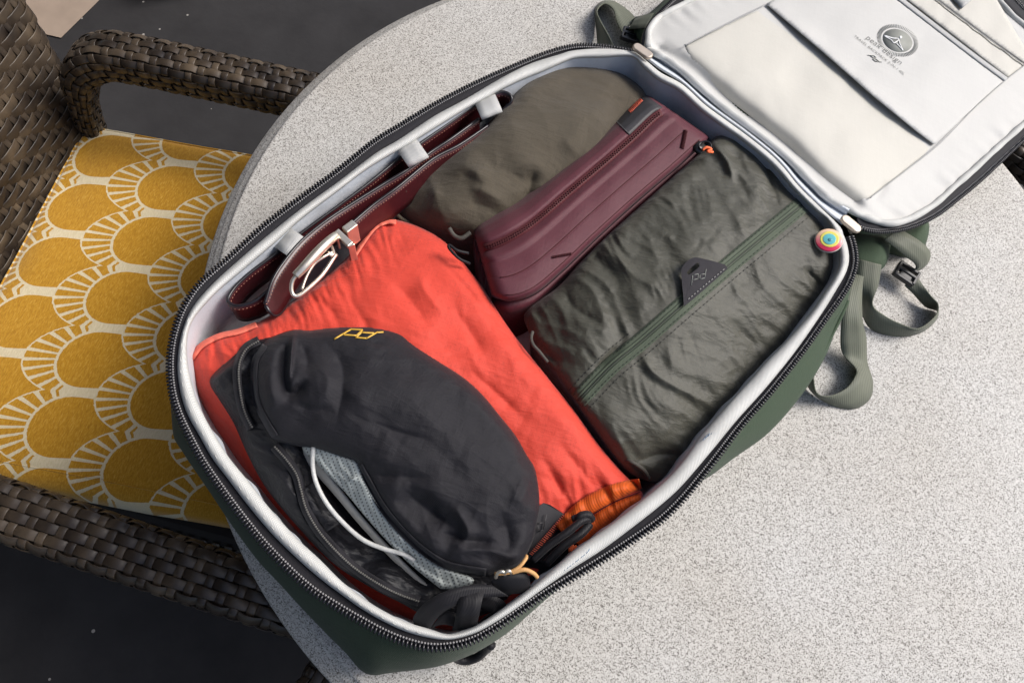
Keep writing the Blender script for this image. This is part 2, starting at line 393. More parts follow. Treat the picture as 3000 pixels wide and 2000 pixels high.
r3 = ramp(N, [(.35, lin(220, 208, 190)), (.7, lin(255, 255, 255))]); L.new(n3, r3.inputs[0]); L.new(rp.outputs[0], mx.inputs[6]); L.new(r3.outputs[0], mx.inputs[7]); L.new(mx.outputs[2], B.inputs['Base Color'])
L.new(bump(N, L, n1, .06, .0006), B.inputs['Normal']); M['stone'] = m
# dark floor with specks
m, N, L, B = newmat('charcoal_floor'); v = coords(N, L); B.inputs['Roughness'].default_value = .62; B.inputs['Specular IOR Level'].default_value = .18
nz = noise(N, L, v, 3.5, 5, .65); rp = ramp(N, [(.3, lin(40, 39, 40)), (.7, lin(56, 55, 56))]); L.new(nz, rp.inputs[0])
vo = N.new('ShaderNodeTexVoronoi'); vo.inputs['Scale'].default_value = 16; vo.inputs['Randomness'].default_value = 1; L.new(v, vo.inputs['Vector'])
msk = mth(N, L, 'MULTIPLY', mth(N, L, 'LESS_THAN', vo.outputs['Distance'], .055), mth(N, L, 'GREATER_THAN', noise(N, L, v, 7, 2), .42))
mx = N.new('ShaderNodeMix'); mx.data_type = 'RGBA'; L.new(mth(N, L, 'MULTIPLY', msk, .6), mx.inputs[0]); L.new(rp.outputs[0], mx.inputs[6]); mx.inputs[7].default_value = lin(190, 185, 178); L.new(mx.outputs[2], B.inputs['Base Color'])
L.new(bump(N, L, noise(N, L, v, 60, 4), .25, .002), B.inputs['Normal']); M['floor'] = m
M['paving'] = plain('sandstone', lin(150, 134, 120), .8, 0, .3, .3, 60)
M['steel'] = plain('grey_steel', lin(128, 126, 134), .4, .3)
M['whitepaint'] = plain('white_paint', lin(205, 205, 200), .5)
M['pedestal'] = plain('table_leg_bronze', lin(48, 42, 38), .5, .4)
# woven resin wicker
m, N, L, B = newmat('brown_wicker'); v = coords(N, L); oi = N.new('ShaderNodeObjectInfo'); B.inputs['Roughness'].default_value = .36; B.inputs['Specular IOR Level'].default_value = .45
nz = noise(N, L, v, 26, 2, .5); t = mth(N, L, 'ADD', mth(N, L, 'MULTIPLY', nz, .75), mth(N, L, 'MULTIPLY', oi.outputs['Random'], .25))
rp = ramp(N, [(.28, lin(36, 30, 26)), (.5, lin(59, 50, 41)), (.72, lin(86, 74, 60))]); L.new(t, rp.inputs[0]); L.new(rp.outputs[0], B.inputs['Base Color'])
L.new(bump(N, L, noise(N, L, coords(N, L, 0, (1, 1, 1)), 190, 3), .08, .001), B.inputs['Normal']); M['wicker'] = m
M['wickercore'] = plain('wicker_core', lin(30, 25, 22), .8)
# ochre cushion print: overlapping scallops with a ring of dashes
m, N, L, B = newmat('ochre_scallop_print'); B.inputs['Roughness'].default_value = .85; B.inputs['Sheen Weight'].default_value = .3; B.inputs['Specular IOR Level'].default_value = .2
v0 = coords(N, L); sp = N.new('ShaderNodeSeparateXYZ'); L.new(v0, sp.inputs[0])
jit = mth(N, L, 'MULTIPLY', mth(N, L, 'SUBTRACT', noise(N, L, v0, 260, 2), .5), .004)
X = mth(N, L, 'ADD', mth(N, L, 'ADD', sp.outputs[0], .654), jit); Y = mth(N, L, 'SUBTRACT', sp.outputs[1], .5865)
ux, uy, vx, vy = .128, .024, -.008, .110; det = ux*vy-uy*vx
Aa = mth(N, L, 'ADD', mth(N, L, 'MULTIPLY', X, vy/det), mth(N, L, 'MULTIPLY', Y, -vx/det))
Bb = mth(N, L, 'ADD', mth(N, L, 'MULTIPLY', X, -uy/det), mth(N, L, 'MULTIPLY', Y, ux/det))
k0 = mth(N, L, 'FLOOR', Aa)
def motif(k):
    du = mth(N, L, 'MULTIPLY', mth(N, L, 'SUBTRACT', Aa, k), .128)
    b = mth(N, L, 'ADD', mth(N, L, 'SUBTRACT', Bb, mth(N, L, 'MULTIPLY', k, .5)), .5)
    dv = mth(N, L, 'MULTIPLY', mth(N, L, 'SUBTRACT', mth(N, L, 'FRACT', b), .5), .110)
    def ell(a, c): return mth(N, L, 'ADD', mth(N, L, 'POWER', mth(N, L, 'ABSOLUTE', mth(N, L, 'DIVIDE', du, a)), 2), mth(N, L, 'POWER', mth(N, L, 'ABSOLUTE', mth(N, L, 'DIVIDE', dv, c)), 2))
    ro, ri = ell(.101, .064), ell(mth(N, L, 'ADD', .048, mth(N, L, 'MULTIPLY', mth(N, L, 'GREATER_THAN', du, 0.0), .085)), .0472)
    th = mth(N, L, 'ARCTAN2', mth(N, L, 'DIVIDE', dv, .055), mth(N, L, 'DIVIDE', du, -.08))
    ph = mth(N, L, 'ABSOLUTE', mth(N, L, 'SUBTRACT', mth(N, L, 'FRACT', mth(N, L, 'ADD', mth(N, L, 'MULTIPLY', th, 3.9), .5)), .5))
    dash = mth(N, L, 'LESS_THAN', ph, .335)
    for c in (mth(N, L, 'GREATER_THAN', ri, 1.2), mth(N, L, 'LESS_THAN', ro, .945), mth(N, L, 'LESS_THAN', mth(N, L, 'ABSOLUTE', th), 1.25)): dash = mth(N, L, 'MULTIPLY', dash, c)
    return mth(N, L, 'LESS_THAN', ro, 1.0), mth(N, L, 'MAXIMUM', mth(N, L, 'LESS_THAN', ri, 1.0), dash)
i1, g1 = motif(mth(N, L, 'ADD', k0, 1)); i0, g0 = motif(k0)
gold = mth(N, L, 'ADD', mth(N, L, 'MULTIPLY', i1, g1), mth(N, L, 'MULTIPLY', mth(N, L, 'SUBTRACT', 1.0, i1), g0))
grain = noise(N, L, coords(N, L, R(-25), (1, .25, 1)), 520, 2, .7)
rg = ramp(N, [(.3, lin(160, 112, 18)), (.55, lin(181, 132, 29)), (.8, lin(198, 156, 68))]); L.new(grain, rg.inputs[0])
rc = ramp(N, [(.3, lin(196, 182, 148)), (.7, lin(212, 198, 166))]); L.new(grain, rc.inputs[0])
mx = N.new('ShaderNodeMix'); mx.data_type = 'RGBA'; L.new(gold, mx.inputs[0]); L.new(rc.outputs[0], mx.inputs[6]); L.new(rg.outputs[0], mx.inputs[7]); L.new(mx.outputs[2], B.inputs['Base Color'])
L.new(bump(N, L, mth(N, L, 'ADD', grain, mth(N, L, 'MULTIPLY', gold, .5)), .35, .0012), B.inputs['Normal']); M['cushion'] = m

# ================================================================== the setting
def flat(name, poly, z, mat):
    o = mesh(name, [(x, y, z) for x, y in poly], [tuple(range(len(poly)))], mat, None, False); o['kind'] = 'structure'; return o
flat('floor', [(-10, -9), (10, -9), (10, 9.5), (-10, 9.5)], 0, M['floor'])
pv = flat('paving', [(-9.5, 9), (-9.5, .9), (-1.40, 1.20), (-1.37, 1.36), (-1.33, 9)], .004, M['paving'])
# unseen roof, added out of view to keep the light off the left-hand side
rf = mesh('added_shade_roof', *box_vf((-5.9, .2, 3.0), (5.0, 0, 0), (0, 9, 0), (0, 0, .06)), M['whitepaint'], None, False); rf['kind'] = 'structure'
a, b = np.array([-1.56, 1.33, 0]), np.array([-1.25, 1.62, 0]); dr = (b-a)/np.linalg.norm(b-a); nr_ = np.array([-dr[1], dr[0], 0])
tr = MB(); tr.add(*box_vf((a+b)/2+[0, 0, .02], dr*.5, nr_*.035, (0, 0, .016))); tr.add(*box_vf((a+b)/2+[0, 0, .042], dr*.5, nr_*.008, (0, 0, .006)))
o = bevel(tr.build('door_track', M['steel'], None, False), .003); tag(o, 'grey metal door track lying on the pale stone beyond the wicker chair', 'door track')
bx = MB(); bx.add(*box_vf((-1.20, 1.50, .05), (.05, .03, 0), (-.03, .05, 0), (0, 0, .046))); bx.add(*box_vf((-1.20, 1.50, .1), (.055, .033, 0), (-.033, .055, 0), (0, 0, .005)))
o = bevel(bx.build('planter_box', M['whitepaint'], None, False), .006); tag(o, 'small white box on the stone behind the wicker armrest', 'box')

# ------------------------------------------------------------------ table
TC = np.array([.204, .4815]); TR = .6055
tb = empty('round_table', (TC[0], TC[1], 0), 'round speckled stone table with a stepped rim under the open backpack', 'table')
prof = [(0, 0), (.3, 0), (TR-.004, 0), (TR-.0012, -.0006), (TR+.0002, -.0026), (TR+.001, -.0042), (TR+.0085, -.006), (TR+.0105, -.0085), (TR+.0125, -.0105), (TR+.0185, -.0135), (TR+.0205, -.0165), (TR+.0205, -.034), (TR+.014, -.040), (TR-.03, -.042), (0, -.042)]
n = 192; V = []; an = np.linspace(0, 2*math.pi, n, endpoint=False)
for r_, z_ in prof: V.append(np.stack([TC[0]+r_*np.cos(an), TC[1]+r_*np.sin(an), np.full(n, T+z_)], 1))
o = mesh('table_top', np.concatenate(V), [tuple(reversed(f)) for f in grid_faces(len(prof), n, True)], M['stone'], tb); o.modifiers.new('es', 'EDGE_SPLIT').split_angle = R(50)
def lathe(name, pr, c, mat, parent, n=40):
    an = np.linspace(0, 2*math.pi, n, endpoint=False)
    V = np.concatenate([np.stack([c[0]+r_*np.cos(an), c[1]+r_*np.sin(an), np.full(n, z_)], 1) for r_, z_ in pr])
    return mesh(name, V, grid_faces(len(pr), n, True)+[tuple(range(n))[::-1], tuple((len(pr)-1)*n+k for k in range(n))], mat, parent)
lathe('column', [(.06, .03), (.05, .06), (.045, .5), (.06, .66), (.09, .697)], TC, M['pedestal'], tb)
lathe('foot', [(.30, .001), (.30, .012), (.27, .022), (.08, .035), (.055, .04)], TC, M['pedestal'], tb)

# ------------------------------------------------------------------ wicker
def strand_vf(P, Nn, w, th=.0017):
    """flat resin strand along P with surface normals Nn"""
    P = np.asarray(P, float); t = np.gradient(P, axis=0); t /= np.linalg.norm(t, axis=1)[:, None]+1e-9
    s = np.cross(t, Nn); s /= np.linalg.norm(s, axis=1)[:, None]+1e-9; u = np.cross(s, t)
    prof = [(-.5, .05), (-.4, .40), (0, .5), (.4, .40), (.5, .05), (0, -.5)]
    w = np.broadcast_to(np.asarray(w, float), (len(P),))[:, None]; ring = np.stack([P+s*(a*w)+u*(b*th) for a, b in prof], 1); m = 6; n = len(P)
    return ring.reshape(-1, 3), grid_faces(n, m, True)+[tuple(range(m))[::-1], tuple((n-1)*m+k for k in range(m))]
def rrect(hw, hh, r, n):
    q = []
    for cx, cy, a0 in ((hw-r, hh-r, 0), (-hw+r, hh-r, 90), (-hw+r, -hh+r, 180), (hw-r, -hh+r, 270)):
        for a in np.linspace(R(a0), R(a0+90), 8): q.append((cx+r*math.cos(a), cy+r*math.sin(a)))
    q = np.array(q); return q
def weave_tube(part_name, axis, side, hw, hh, parent, spacing=.0185, cw=.0108, lw=.0128, nlong=16, rings=True, taper=None):
    """woven armrest: core mesh + one object for each strand"""
    A = cr(axis, 260); L = np.linalg.norm(np.diff(A, axis=0), axis=1).sum(); n = len(A)
    t = np.gradient(A, axis=0); t /= np.linalg.norm(t, axis=1)[:, None]
    s = np.asarray(side, float); s = s[None]-t*(t@s)[:, None]; s /= np.linalg.norm(s, axis=1)[:, None]; u = np.cross(t, s)
    q = rrect(hw, hh, min(hw, hh)*.62, 8); qc = np.concatenate([q, q[:1]]); ql = np.concatenate([[0], np.cumsum(np.linalg.norm(np.diff(qc, axis=0), axis=1))])
    def per(f):
        f = (np.asarray(f) % 1.0)*ql[-1]; return np.stack([np.interp(f, ql, qc[:, 0]), np.interp(f, ql, qc[:, 1])], -1)
    def nrm(f):
        d = per(np.asarray(f)+.004)-per(np.asarray(f)-.004); nn = np.stack([d[..., 1], -d[..., 0]], -1); return nn/(np.linalg.norm(nn, axis=-1)[..., None]+1e-9)
    sl = np.linspace(0, L, n); tf = np.ones(n) if taper is None else np.interp(sl, *taper)
    core = np.concatenate([A[i]+(q[:, :1]*.9)*s[i]*tf[i]+(q[:, 1:]*.9)*u[i]*tf[i] for i in range(0, n, 4)]); k = len(range(0, n, 4))
    part = mesh(part_name, core, grid_faces(k, len(q), True)+[tuple(range(len(q)))[::-1], tuple((k-1)*len(q)+j for j in range(len(q)))], M['wickercore'], parent)
    amp = .0017
    for j in range(nlong):
        f = (j+.5)/nlong; pq = per(f); nq = nrm(f)
        off = amp*np.cos(math.pi*(sl/spacing+j)); off = np.clip(off*1.6, -amp, amp)
        Nn = nq[0]*s+nq[1]*u; P = A+(pq[0]*s+pq[1]*u)*tf[:, None]+Nn*off[:, None]
        mesh('strand', *strand_vf(P, Nn, lw*tf), M['wicker'], part)
    if rings:
        for i in range(int(L/spacing)):
            d = (i+0.0)*spacing
            if d < .004 or d > L-.004: continue
            a = np.array([np.interp(d, sl, A[:, c]) for c in range(3)]); ss = np.array([np.interp(d, sl, s[:, c]) for c in range(3)]); uu = np.array([np.interp(d, sl, u[:, c]) for c in range(3)])
            ff = np.linspace(0, 1, nlong*4+1); pq = per(ff); nq = nrm(ff)
            off = -amp*np.cos(math.pi*(i+ff*nlong-.5)); off = np.clip(off*1.6, -amp, amp)
            Nn = nq[:, :1]*ss+nq[:, 1:]*uu; P = a+(pq[:, :1]*ss+pq[:, 1:]*uu)*np.interp(d, sl, tf)+Nn*off[:, None]
            mesh('strand', *strand_vf(P, Nn, cw), M['wicker'], part)
    return part
def weave_sheet(part_name, fn, rows, cols, parent, pitch, sp, rw, cw, zspan, yspan):
    """fn(y,z) -> point and normal; rows run along y over two and under one upright"""
    ys = np.linspace(*yspan, int(abs(yspan[1]-yspan[0])/.0045)); zs = np.linspace(*zspan, 40)
    core = np.array([fn(y, z)[0]-fn(y, z)[1]*.008 for z in np.linspace(*zspan, 12) for y in np.linspace(*yspan, 24)])
    core2 = np.array([fn(y, z)[0]-fn(y, z)[1]*.03 for z in np.linspace(*zspan, 12) for y in np.linspace(*yspan, 24)])
    F1 = grid_faces(12, 24); nb = len(core); F2 = [tuple(i+nb for i in f[::-1]) for f in F1]
    rim = [i for i in range(24)]+[r*24+23 for r in range(1, 12)]+[11*24+i for i in range(22, -1, -1)]+[r*24 for r in range(10, 0, -1)]
    F3 = [(rim[i], rim[(i+1) % len(rim)], rim[(i+1) % len(rim)]+nb, rim[i]+nb) for i in range(len(rim))]
    part = mesh(part_name, np.concatenate([core, core2]), F1+F2+F3, M['wickercore'], parent)
    for k in range(rows):
        z = zspan[0]+(k+.5)*pitch; jz = random.uniform(-.0006, .0006)
        P = []; Nn = []
        for y in ys:
            p, nn = fn(y, z+jz); ph = 2*math.pi*((y-yspan[0])/(3*sp)+k/3); o_ = .0021*max(-.8, min(1, .5+1.3*math.cos(ph)))
            P.append(p+nn*o_); Nn.append(nn+np.array([0, 0, -.18]))
        Nn = np.array(Nn); Nn /= np.linalg.norm(Nn, axis=1)[:, None]
        mesh('strand', *strand_vf(P, Nn, rw), M['wicker'], part)
    for j in range(cols):
        y = yspan[0]+(j+.5)*sp*np.sign(yspan[1]-yspan[0])
        PN = [fn(y, z) for z in zs]; mesh('strand', *strand_vf([p for p, _ in PN], np.array([q for _, q in PN]), cw), M['wicker'], part)
    return part
ch = empty('wicker_armchair', (-.6, .36, 0), 'brown woven wicker armchair with the ochre cushion, arms pushed under the table', 'armchair')
zA = .632
weave_tube('armrest', [(-.855, .668, .30), (-.838, .668, .46), (-.815, .676, .56), (-.795, .688, .605), (-.755, .702, zA), (-.70, .709, zA+.004), (-.55, .722, zA), (-.40, .735, zA-.004), (-.22, .75, zA-.008), (-.15, .755, zA-.03), (-.125, .757, zA-.10), (-.12, .757, .40)], (0, 1, 0), .033, .030, ch, taper=([0, .24, .34], [.58, .62, 1.0]))
weave_tube('armrest', [(-.86, .05, .30), (-.84, .045, .46), (-.82, .035, .56), (-.80, .03, .605), (-.76, .022, zA), (-.70, .018, zA+.004), (-.55, .012, zA), (-.40, .004, zA-.004), (-.25, -.004, zA-.008), (-.17, -.008, zA-.03), (-.145, -.008, zA-.10), (-.14, -.008, .40)], (0, 1, 0), .034, .026, ch, spacing=.0185)
def backfn(y, z):
    # flat panel that curls back round its outer edge
    x0 = -.845-.30*(z-.46)-.10*max(0, z-.7); e = max(0.0, (y-.662-.36*(z-.46))/.045); e = min(e, 1.55)
    x = x0-.045*(1-math.cos(e)); yy = y if e == 0 else .662+.36*(z-.46)+.045*math.sin(e)
    nn = np.array([math.cos(e), math.sin(e)*.9, .28]); return np.array([x, yy, z]), nn/np.linalg.norm(nn)
weave_sheet('backrest', backfn, 34, 40, ch, .0132, .0190, .0180, .0110, (.42, .88), (.02, .82))
sb = MB(); sb.add(*box_vf((-.50, .372, .388), (.345, 0, 0), (0, .325, 0), (0, 0, .022))); bevel(sb.build('seat_frame', M['wickercore'], ch, False), .012)
fl = MB()
for i in range(34):
    fl.add(*strand_vf([(-.84+.02*i, .046-.0*i, .372), (-.84+.02*i, .040, .39), (-.84+.02*i, .046, .408)], np.array([(0, -1, 0)]*3), .012))
fl.build('seat_wrapping', M['wicker'], ch)
for nm, x, y, z1 in (('leg', -.86, .668, .38), ('leg', -.86, .05, .38), ('leg', -.12, .757, .42), ('leg', -.14, -.008, .42)):
    mesh(nm, *tube_vf([(x, y, .001), (x, y, .2), (x, y, z1)], [.022, .026, .028], 12), M['wickercore'], ch)
# cushion: a thing of its own lying on the seat
cu = empty('seat_cushion', (-.55, .37, .41), 'ochre seat cushion printed with cream scallops, lying on the wicker armchair', 'cushion')
cp = cr([(-.848, .640), (-.835, .668), (-.80, .676), (-.66, .690), (-.52, .705), (-.30, .715), (-.20, .70), (-.185, .60), (-.185, .2), (-.20, .10), (-.30, .098), (-.5, .088), (-.70, .074), (-.795, .070), (-.822, .085), (-.826, .12), (-.83, .35)], 200, True)
c0 = np.array([-.5, .38]); rows_ = []
for k, (ins, z) in enumerate([(.012, .418), (.003, .424), (.0, .432), (.0, .458), (.002, .463), (.006, .4660), (.012, .4675), (.02, .4685), (.05, .4705), (.12, .473), (.2, .474), (.5, .474)]):
    d = c0-cp; ln = np.linalg.norm(d, axis=1)[:, None]; q = cp+d/ln*np.minimum(ins, ln*.98)
    q[:, 1] -= {0: .018, 1: .026, 2: .030, 3: .022, 4: .008}.get(k, 0)*np.clip((.13-cp[:, 1])/.04, 0, 1)
    w = perlin(q[:, 0]*9, q[:, 1]*9, 3)*.003*(k > 6)
    rows_.append(np.concatenate([q, np.full((len(q), 1), z)+w[:, None]], 1))
cs = mesh('cushion_cover', np.concatenate(rows_), grid_faces(len(rows_), 200, True)+[tuple(range(200))[::-1], tuple((len(rows_)-1)*200+k for k in range(200))], M['cushion'], cu)
d = c0-cp; d /= np.linalg.norm(d, axis=1)[:, None]
tube('piping', np.concatenate([np.concatenate([cp+d*.002, np.full((200, 1), .4645)], 1), [list(cp[0]+d[0]*.002)+[.4645]]]), .0016, M['cushion'], cu, 6)
# neighbouring chairs, of which only an arm shows beyond the table
c2 = empty('wicker_armchair', (.85, 1.0, 0), 'wicker armchair beyond the table edge beside the backpack lid', 'armchair')
weave_tube('armrest', [(.66, 1.16, .40), (.66, 1.13, .55), (.69, 1.075, .625), (.74, 1.03, .645), (.85, .96, .65), (1.0, .85, .65), (1.1, .78, .62), (1.13, .76, .5), (1.13, .76, .3)], (.55, .83, 0), .04, .026, c2)
mesh('leg', *tube_vf([(.66, 1.16, .001), (.66, 1.16, .42)], .026, 12), M['wickercore'], c2); mesh('leg', *tube_vf([(1.13, .76, .001), (1.13, .76, .33)], .026, 12), M['wickercore'], c2)
c3 = empty('wicker_armchair', (-.1, -.3, 0), 'wicker chair arm poking out below the stepped table rim near the bag bottom corner', 'armchair')
weave_tube('armrest', [(-.045, .12, .40), (-.05, .11, .52), (-.06, .07, .60), (-.075, .02, .618), (-.095, -.06, .62), (-.12, -.16, .62), (-.15, -.28, .62), (-.17, -.34, .58), (-.18, -.36, .45), (-.18, -.36, .3)], (1, 0, 0), .036, .026, c3)
mesh('leg', *tube_vf([(-.045, .12, .001), (-.045, .12, .42)], .026, 12), M['wickercore'], c3); mesh('leg', *tube_vf([(-.18, -.36, .001), (-.18, -.36, .33)], .026, 12), M['wickercore'], c3)
# ================================================================== the backpack
bag = empty('travel_backpack', tuple(at(1480, 1010, 0)), 'open sage green travel backpack with white lining lying packed on the table', 'backpack')
Zl = [(1850, 152), (1766, 138), (1681, 138), (1595, 161), (1489, 204), (1383, 252), (1276, 308), (1170, 372), (1093, 420), (991, 502), (886, 579), (780, 659), (675, 754), (588, 831), (540, 900), (515, 965), (502, 1029), (500, 1092), (508, 1156), (527, 1216), (557, 1280), (595, 1351), (638, 1415), (697, 1496), (765, 1581), (842, 1662), (914, 1726), (1000, 1782), (1064, 1819), (1128, 1853), (1191, 1878), (1255, 1893), (1319, 1891), (1383, 1874), (1446, 1840), (1510, 1797), (1595, 1738), (1680, 1687), (1765, 1636), (1850, 1581), (1935, 1521), (2000, 1458), (2055, 1392), (2098, 1338), (2170, 1245), (2255, 1148), (2340, 1041), (2383, 982), (2425, 922), (2459, 875), (2489, 824), (2504, 773), (2502, 731), (2491, 690)]
hinge = [(2470, 655), (2404, 600), (2340, 537), (2298, 485), (2255, 442), (2183, 385), (2128, 345), (2064, 298), (2000, 240), (1936, 200), (1893, 168)]
Bo = [(1851, 150), (1766, 142), (1681, 148), (1638, 160), (1553, 187), (1468, 229), (1361, 292), (1272, 340), (1170, 408), (1096, 452), (991, 532), (886, 608), (798, 678), (710, 752), (623, 831), (563, 901), (535, 965), (522, 1029), (520, 1092), (530, 1156), (550, 1216), (583, 1275), (620, 1340), (665, 1400), (730, 1485), (800, 1567), (875, 1640), (945, 1700), (1010, 1748), (1064, 1786), (1128, 1822), (1191, 1850), (1255, 1867), (1315, 1873), (1383, 1857), (1440, 1829), (1510, 1784), (1595, 1722), (1680, 1664), (1765, 1610), (1850, 1547), (1935, 1480), (2000, 1420), (2090, 1315), (2160, 1230), (2245, 1135), (2330, 1030), (2410, 915), (2450, 850), (2478, 800), (2488, 760), (2482, 715), (2470, 685), (2462, 664), (2404, 608), (2340, 545), (2298, 493), (2255, 450), (2183, 393), (2128, 353), (2064, 306), (2000, 248), (1936, 213), (1893, 178)]
Bi = [(1851, 168), (1766, 170), (1690, 172), (1651, 184), (1595, 209), (1510, 244), (1383, 311), (1298, 362), (1204, 420), (1085, 490), (991, 560), (886, 640), (805, 712), (710, 793), (640, 852), (588, 907), (562, 945), (550, 985), (548, 1035), (555, 1092), (572, 1156), (598, 1216), (632, 1278), (672, 1340), (725, 1405), (790, 1487), (870, 1575), (936, 1636), (1000, 1700), (1064, 1750), (1128, 1790), (1191, 1820), (1255, 1840), (1315, 1856), (1375, 1840), (1425, 1812), (1510, 1753), (1595, 1685), (1680, 1612), (1765, 1551), (1850, 1487), (1935, 1418), (1995, 1355), (2052, 1275), (2107, 1212), (2158, 1156), (2201, 1108), (2243, 1060), (2286, 1016), (2337, 960), (2375, 915), (2405, 870), (2435, 825), (2455, 785), (2458, 745), (2448, 705), (2436, 668), (2418, 640), (2385, 615), (2325, 556), (2283, 508), (2240, 466), (2168, 408), (2113, 370), (2050, 324), (1986, 266), (1928, 236), (1885, 200)]
K = [(506, 1090, .09), (504, 1190, .085), (508, 1275, .075), (533, 1318, .07), (617, 1432, .06), (691, 1539, .05), (762, 1636, .045), (824, 1700, .04), (905, 1790, .03), (964, 1859, .025), (1010, 1907, .022), (1043, 1948, .02), (1068, 1970, .02), (1100, 1977, .02), (1149, 1968, .022), (1238, 1952, .03), (1298, 1940, .04), (1400, 1903, .06), (1480, 1858, .08), (1560, 1790, .09), (1700, 1668, .1), (1850, 1572, .1), (1990, 1458, .1), (2050, 1412, .1), (2087, 1390, .1), (2155, 1338, .1), (2251, 1268, .1), (2346, 1160, .1), (2415, 1050, .1), (2456, 947, .1), (2483, 885, .1), (2496, 800, .1), (2480, 690, .1), (2300, 520, .08), (2000, 290, .08), (1880, 200, .08), (1700, 170, .1), (1480, 235, .1), (1170, 400, .1), (880, 612, .1), (660, 800, .1), (560, 895, .1), (520, 985, .095)]
CB = np.array([1480.0, 1010.0])
def polar(poly):
    p = np.asarray(poly, float); q = cr(p, 900, True); a = np.arctan2(q[:, 1]-CB[1], q[:, 0]-CB[0]); r_ = np.hypot(q[:, 0]-CB[0], q[:, 1]-CB[1])
    i = np.argsort(a); a, r_ = a[i], r_[i]; z_ = q[i, 2] if p.shape[1] > 2 else None
    def f(t):
        rr = np.interp(t, a, r_, period=2*math.pi); xy = np.stack([CB[0]+rr*np.cos(t), CB[1]+rr*np.sin(t)], -1)
        return xy if z_ is None else (xy, np.interp(t, a, z_, period=2*math.pi))
    return f
fZ, fBo, fBi, fK = polar(Zl+hinge), polar(Bo), polar(Bi), polar(K)
loop = cr(Zl+hinge, 420, True); TH = np.arctan2(loop[:, 1]-CB[1], loop[:, 0]-CB[0]); NL = len(TH)
RZ = .170
def rimz(xy):      # the rim sags a little towards the hinge
    s = np.clip(((xy[:, 0]-1500)*.7-(xy[:, 1]-1000)*.5)/900, 0, 1); return RZ-.012*s
zz, bo, bi, (kk, kz) = fZ(TH), fBo(TH), fBi(TH), fK(TH)
hm = np.clip((np.stack([(zz[:, 0]-1880)*.66+(zz[:, 1]-150)*-.0, zz[:, 1]], 1)[:, 0])/40, 0, 1)
def ringw(xy, z): return AT(xy[:, 0], xy[:, 1], z)
def loft(name, rings, mat, parent, flip=False, cap=False):
    V = np.concatenate(rings); Fc = grid_faces(len(rings), NL, True)
    if cap:
        V = np.concatenate([V, rings[-1].mean(0)[None]]); b = (len(rings)-1)*NL; Fc += [(b+i, b+(i+1) % NL, len(V)-1) for i in range(NL)]
    if flip: Fc = [f[::-1] for f in Fc]
    return mesh(name, V, Fc, mat, parent)
rz = rimz(zz)
# outer shell
Zw = ringw(zz, rz-.002); Kw = ringw(kk, kz); cen = Kw.mean(0)
def inset(P, d, z):
    c = cen-P; c[:, 2] = 0; c /= np.linalg.norm(c, axis=1)[:, None]; q = P+c*d; q[:, 2] = z; return q
rings = [Zw]
for t in (.12, .3, .5, .7, .85): 
    q = Zw*(1-t)+Kw*t; b_ = math.sin(math.pi*t)*.012; c = q-cen; c[:, 2] = 0; c /= np.linalg.norm(c, axis=1)[:, None]
    vis = np.clip((kz-.0)/.1, .2, 1)[:, None]; rings.append(q+c*b_*(1-vis*.9))
rings.append(Kw); rings.append(inset(Kw, .004, Kw[:, 2]*.5+(T+.002)*.5)); rings.append(inset(Kw, .016, T+.003)); rings.append(inset(Kw, .08, T+.0015)); rings.append(inset(Kw, .15, T+.0015))
shell = loft('shell', rings, M['sage'], bag, cap=True)
# inner walls and floor
w = np.clip((np.sin(TH)+.25)/.5, 0, 1)*np.clip((-np.cos(TH)+.35)/.5, 0, 1)      # left and lower sides bulge outwards
Bw = ringw(bi, rimz(bi)-.004)
m1 = Bw.copy(); m1[:, 2] = T+.09; m2 = ringw(bi, .09); mid = m1*(1-w[:, None])+m2*w[:, None]
q1 = (Bw+mid)/2; wob = perlin(np.arange(NL)/7.0, np.zeros(NL), 4)*.004; c = q1-cen; c[:, 2] = 0; c /= np.linalg.norm(c, axis=1)[:, None]; q1 = q1+c*wob[:, None]
loft('lining', [Bw, Bw*.7+q1*.3, q1, mid, inset(mid, .004, T+.05), inset(mid, .012, T+.012), inset(mid, .08, T+.010), inset(mid, .14, T+.010)], M['lining'], bag, cap=True)
# binding tape: a soft half-round roll all round the mouth
prf = [(0, -.004), (.04, .001), (.18, .0045), (.4, .006), (.62, .0055), (.85, .003), (.97, -.001), (1, -.006), (.7, -.010), (.2, -.010)]
sarc = np.arange(NL); wv = perlin(sarc/9.0, np.zeros(NL)+.5, 9)*.0013+perlin(sarc/20.0, np.zeros(NL)+.2, 2)*.002
right = np.clip((np.cos(TH)-.2)/.5, 0, 1); wv = wv*(.35+.9*right)
rr = [ringw(bo*(1-a)+bi*a, rimz(bo)+h_+wv*min(1, max(0, h_*250))) for a, h_ in prf]; rr.append(rr[0])
loft('binding', rr, M['binding'], bag, True)
# stitch line on the binding
st = MB(); q = bo*.72+bi*.28; P = ringw(q, rimz(bo)+.0054+wv)
for i in [k for k in range(0, NL, 3) if bo[k, 0] < 1250 and bo[k, 1] > 900]: st.add(*tube_vf([P[i], (P[i]+P[(i+1) % NL])/2+[0, 0, .0002], P[(i+1) % NL]], .0003, 5))
st.build('stitching', M['binding'], bag)
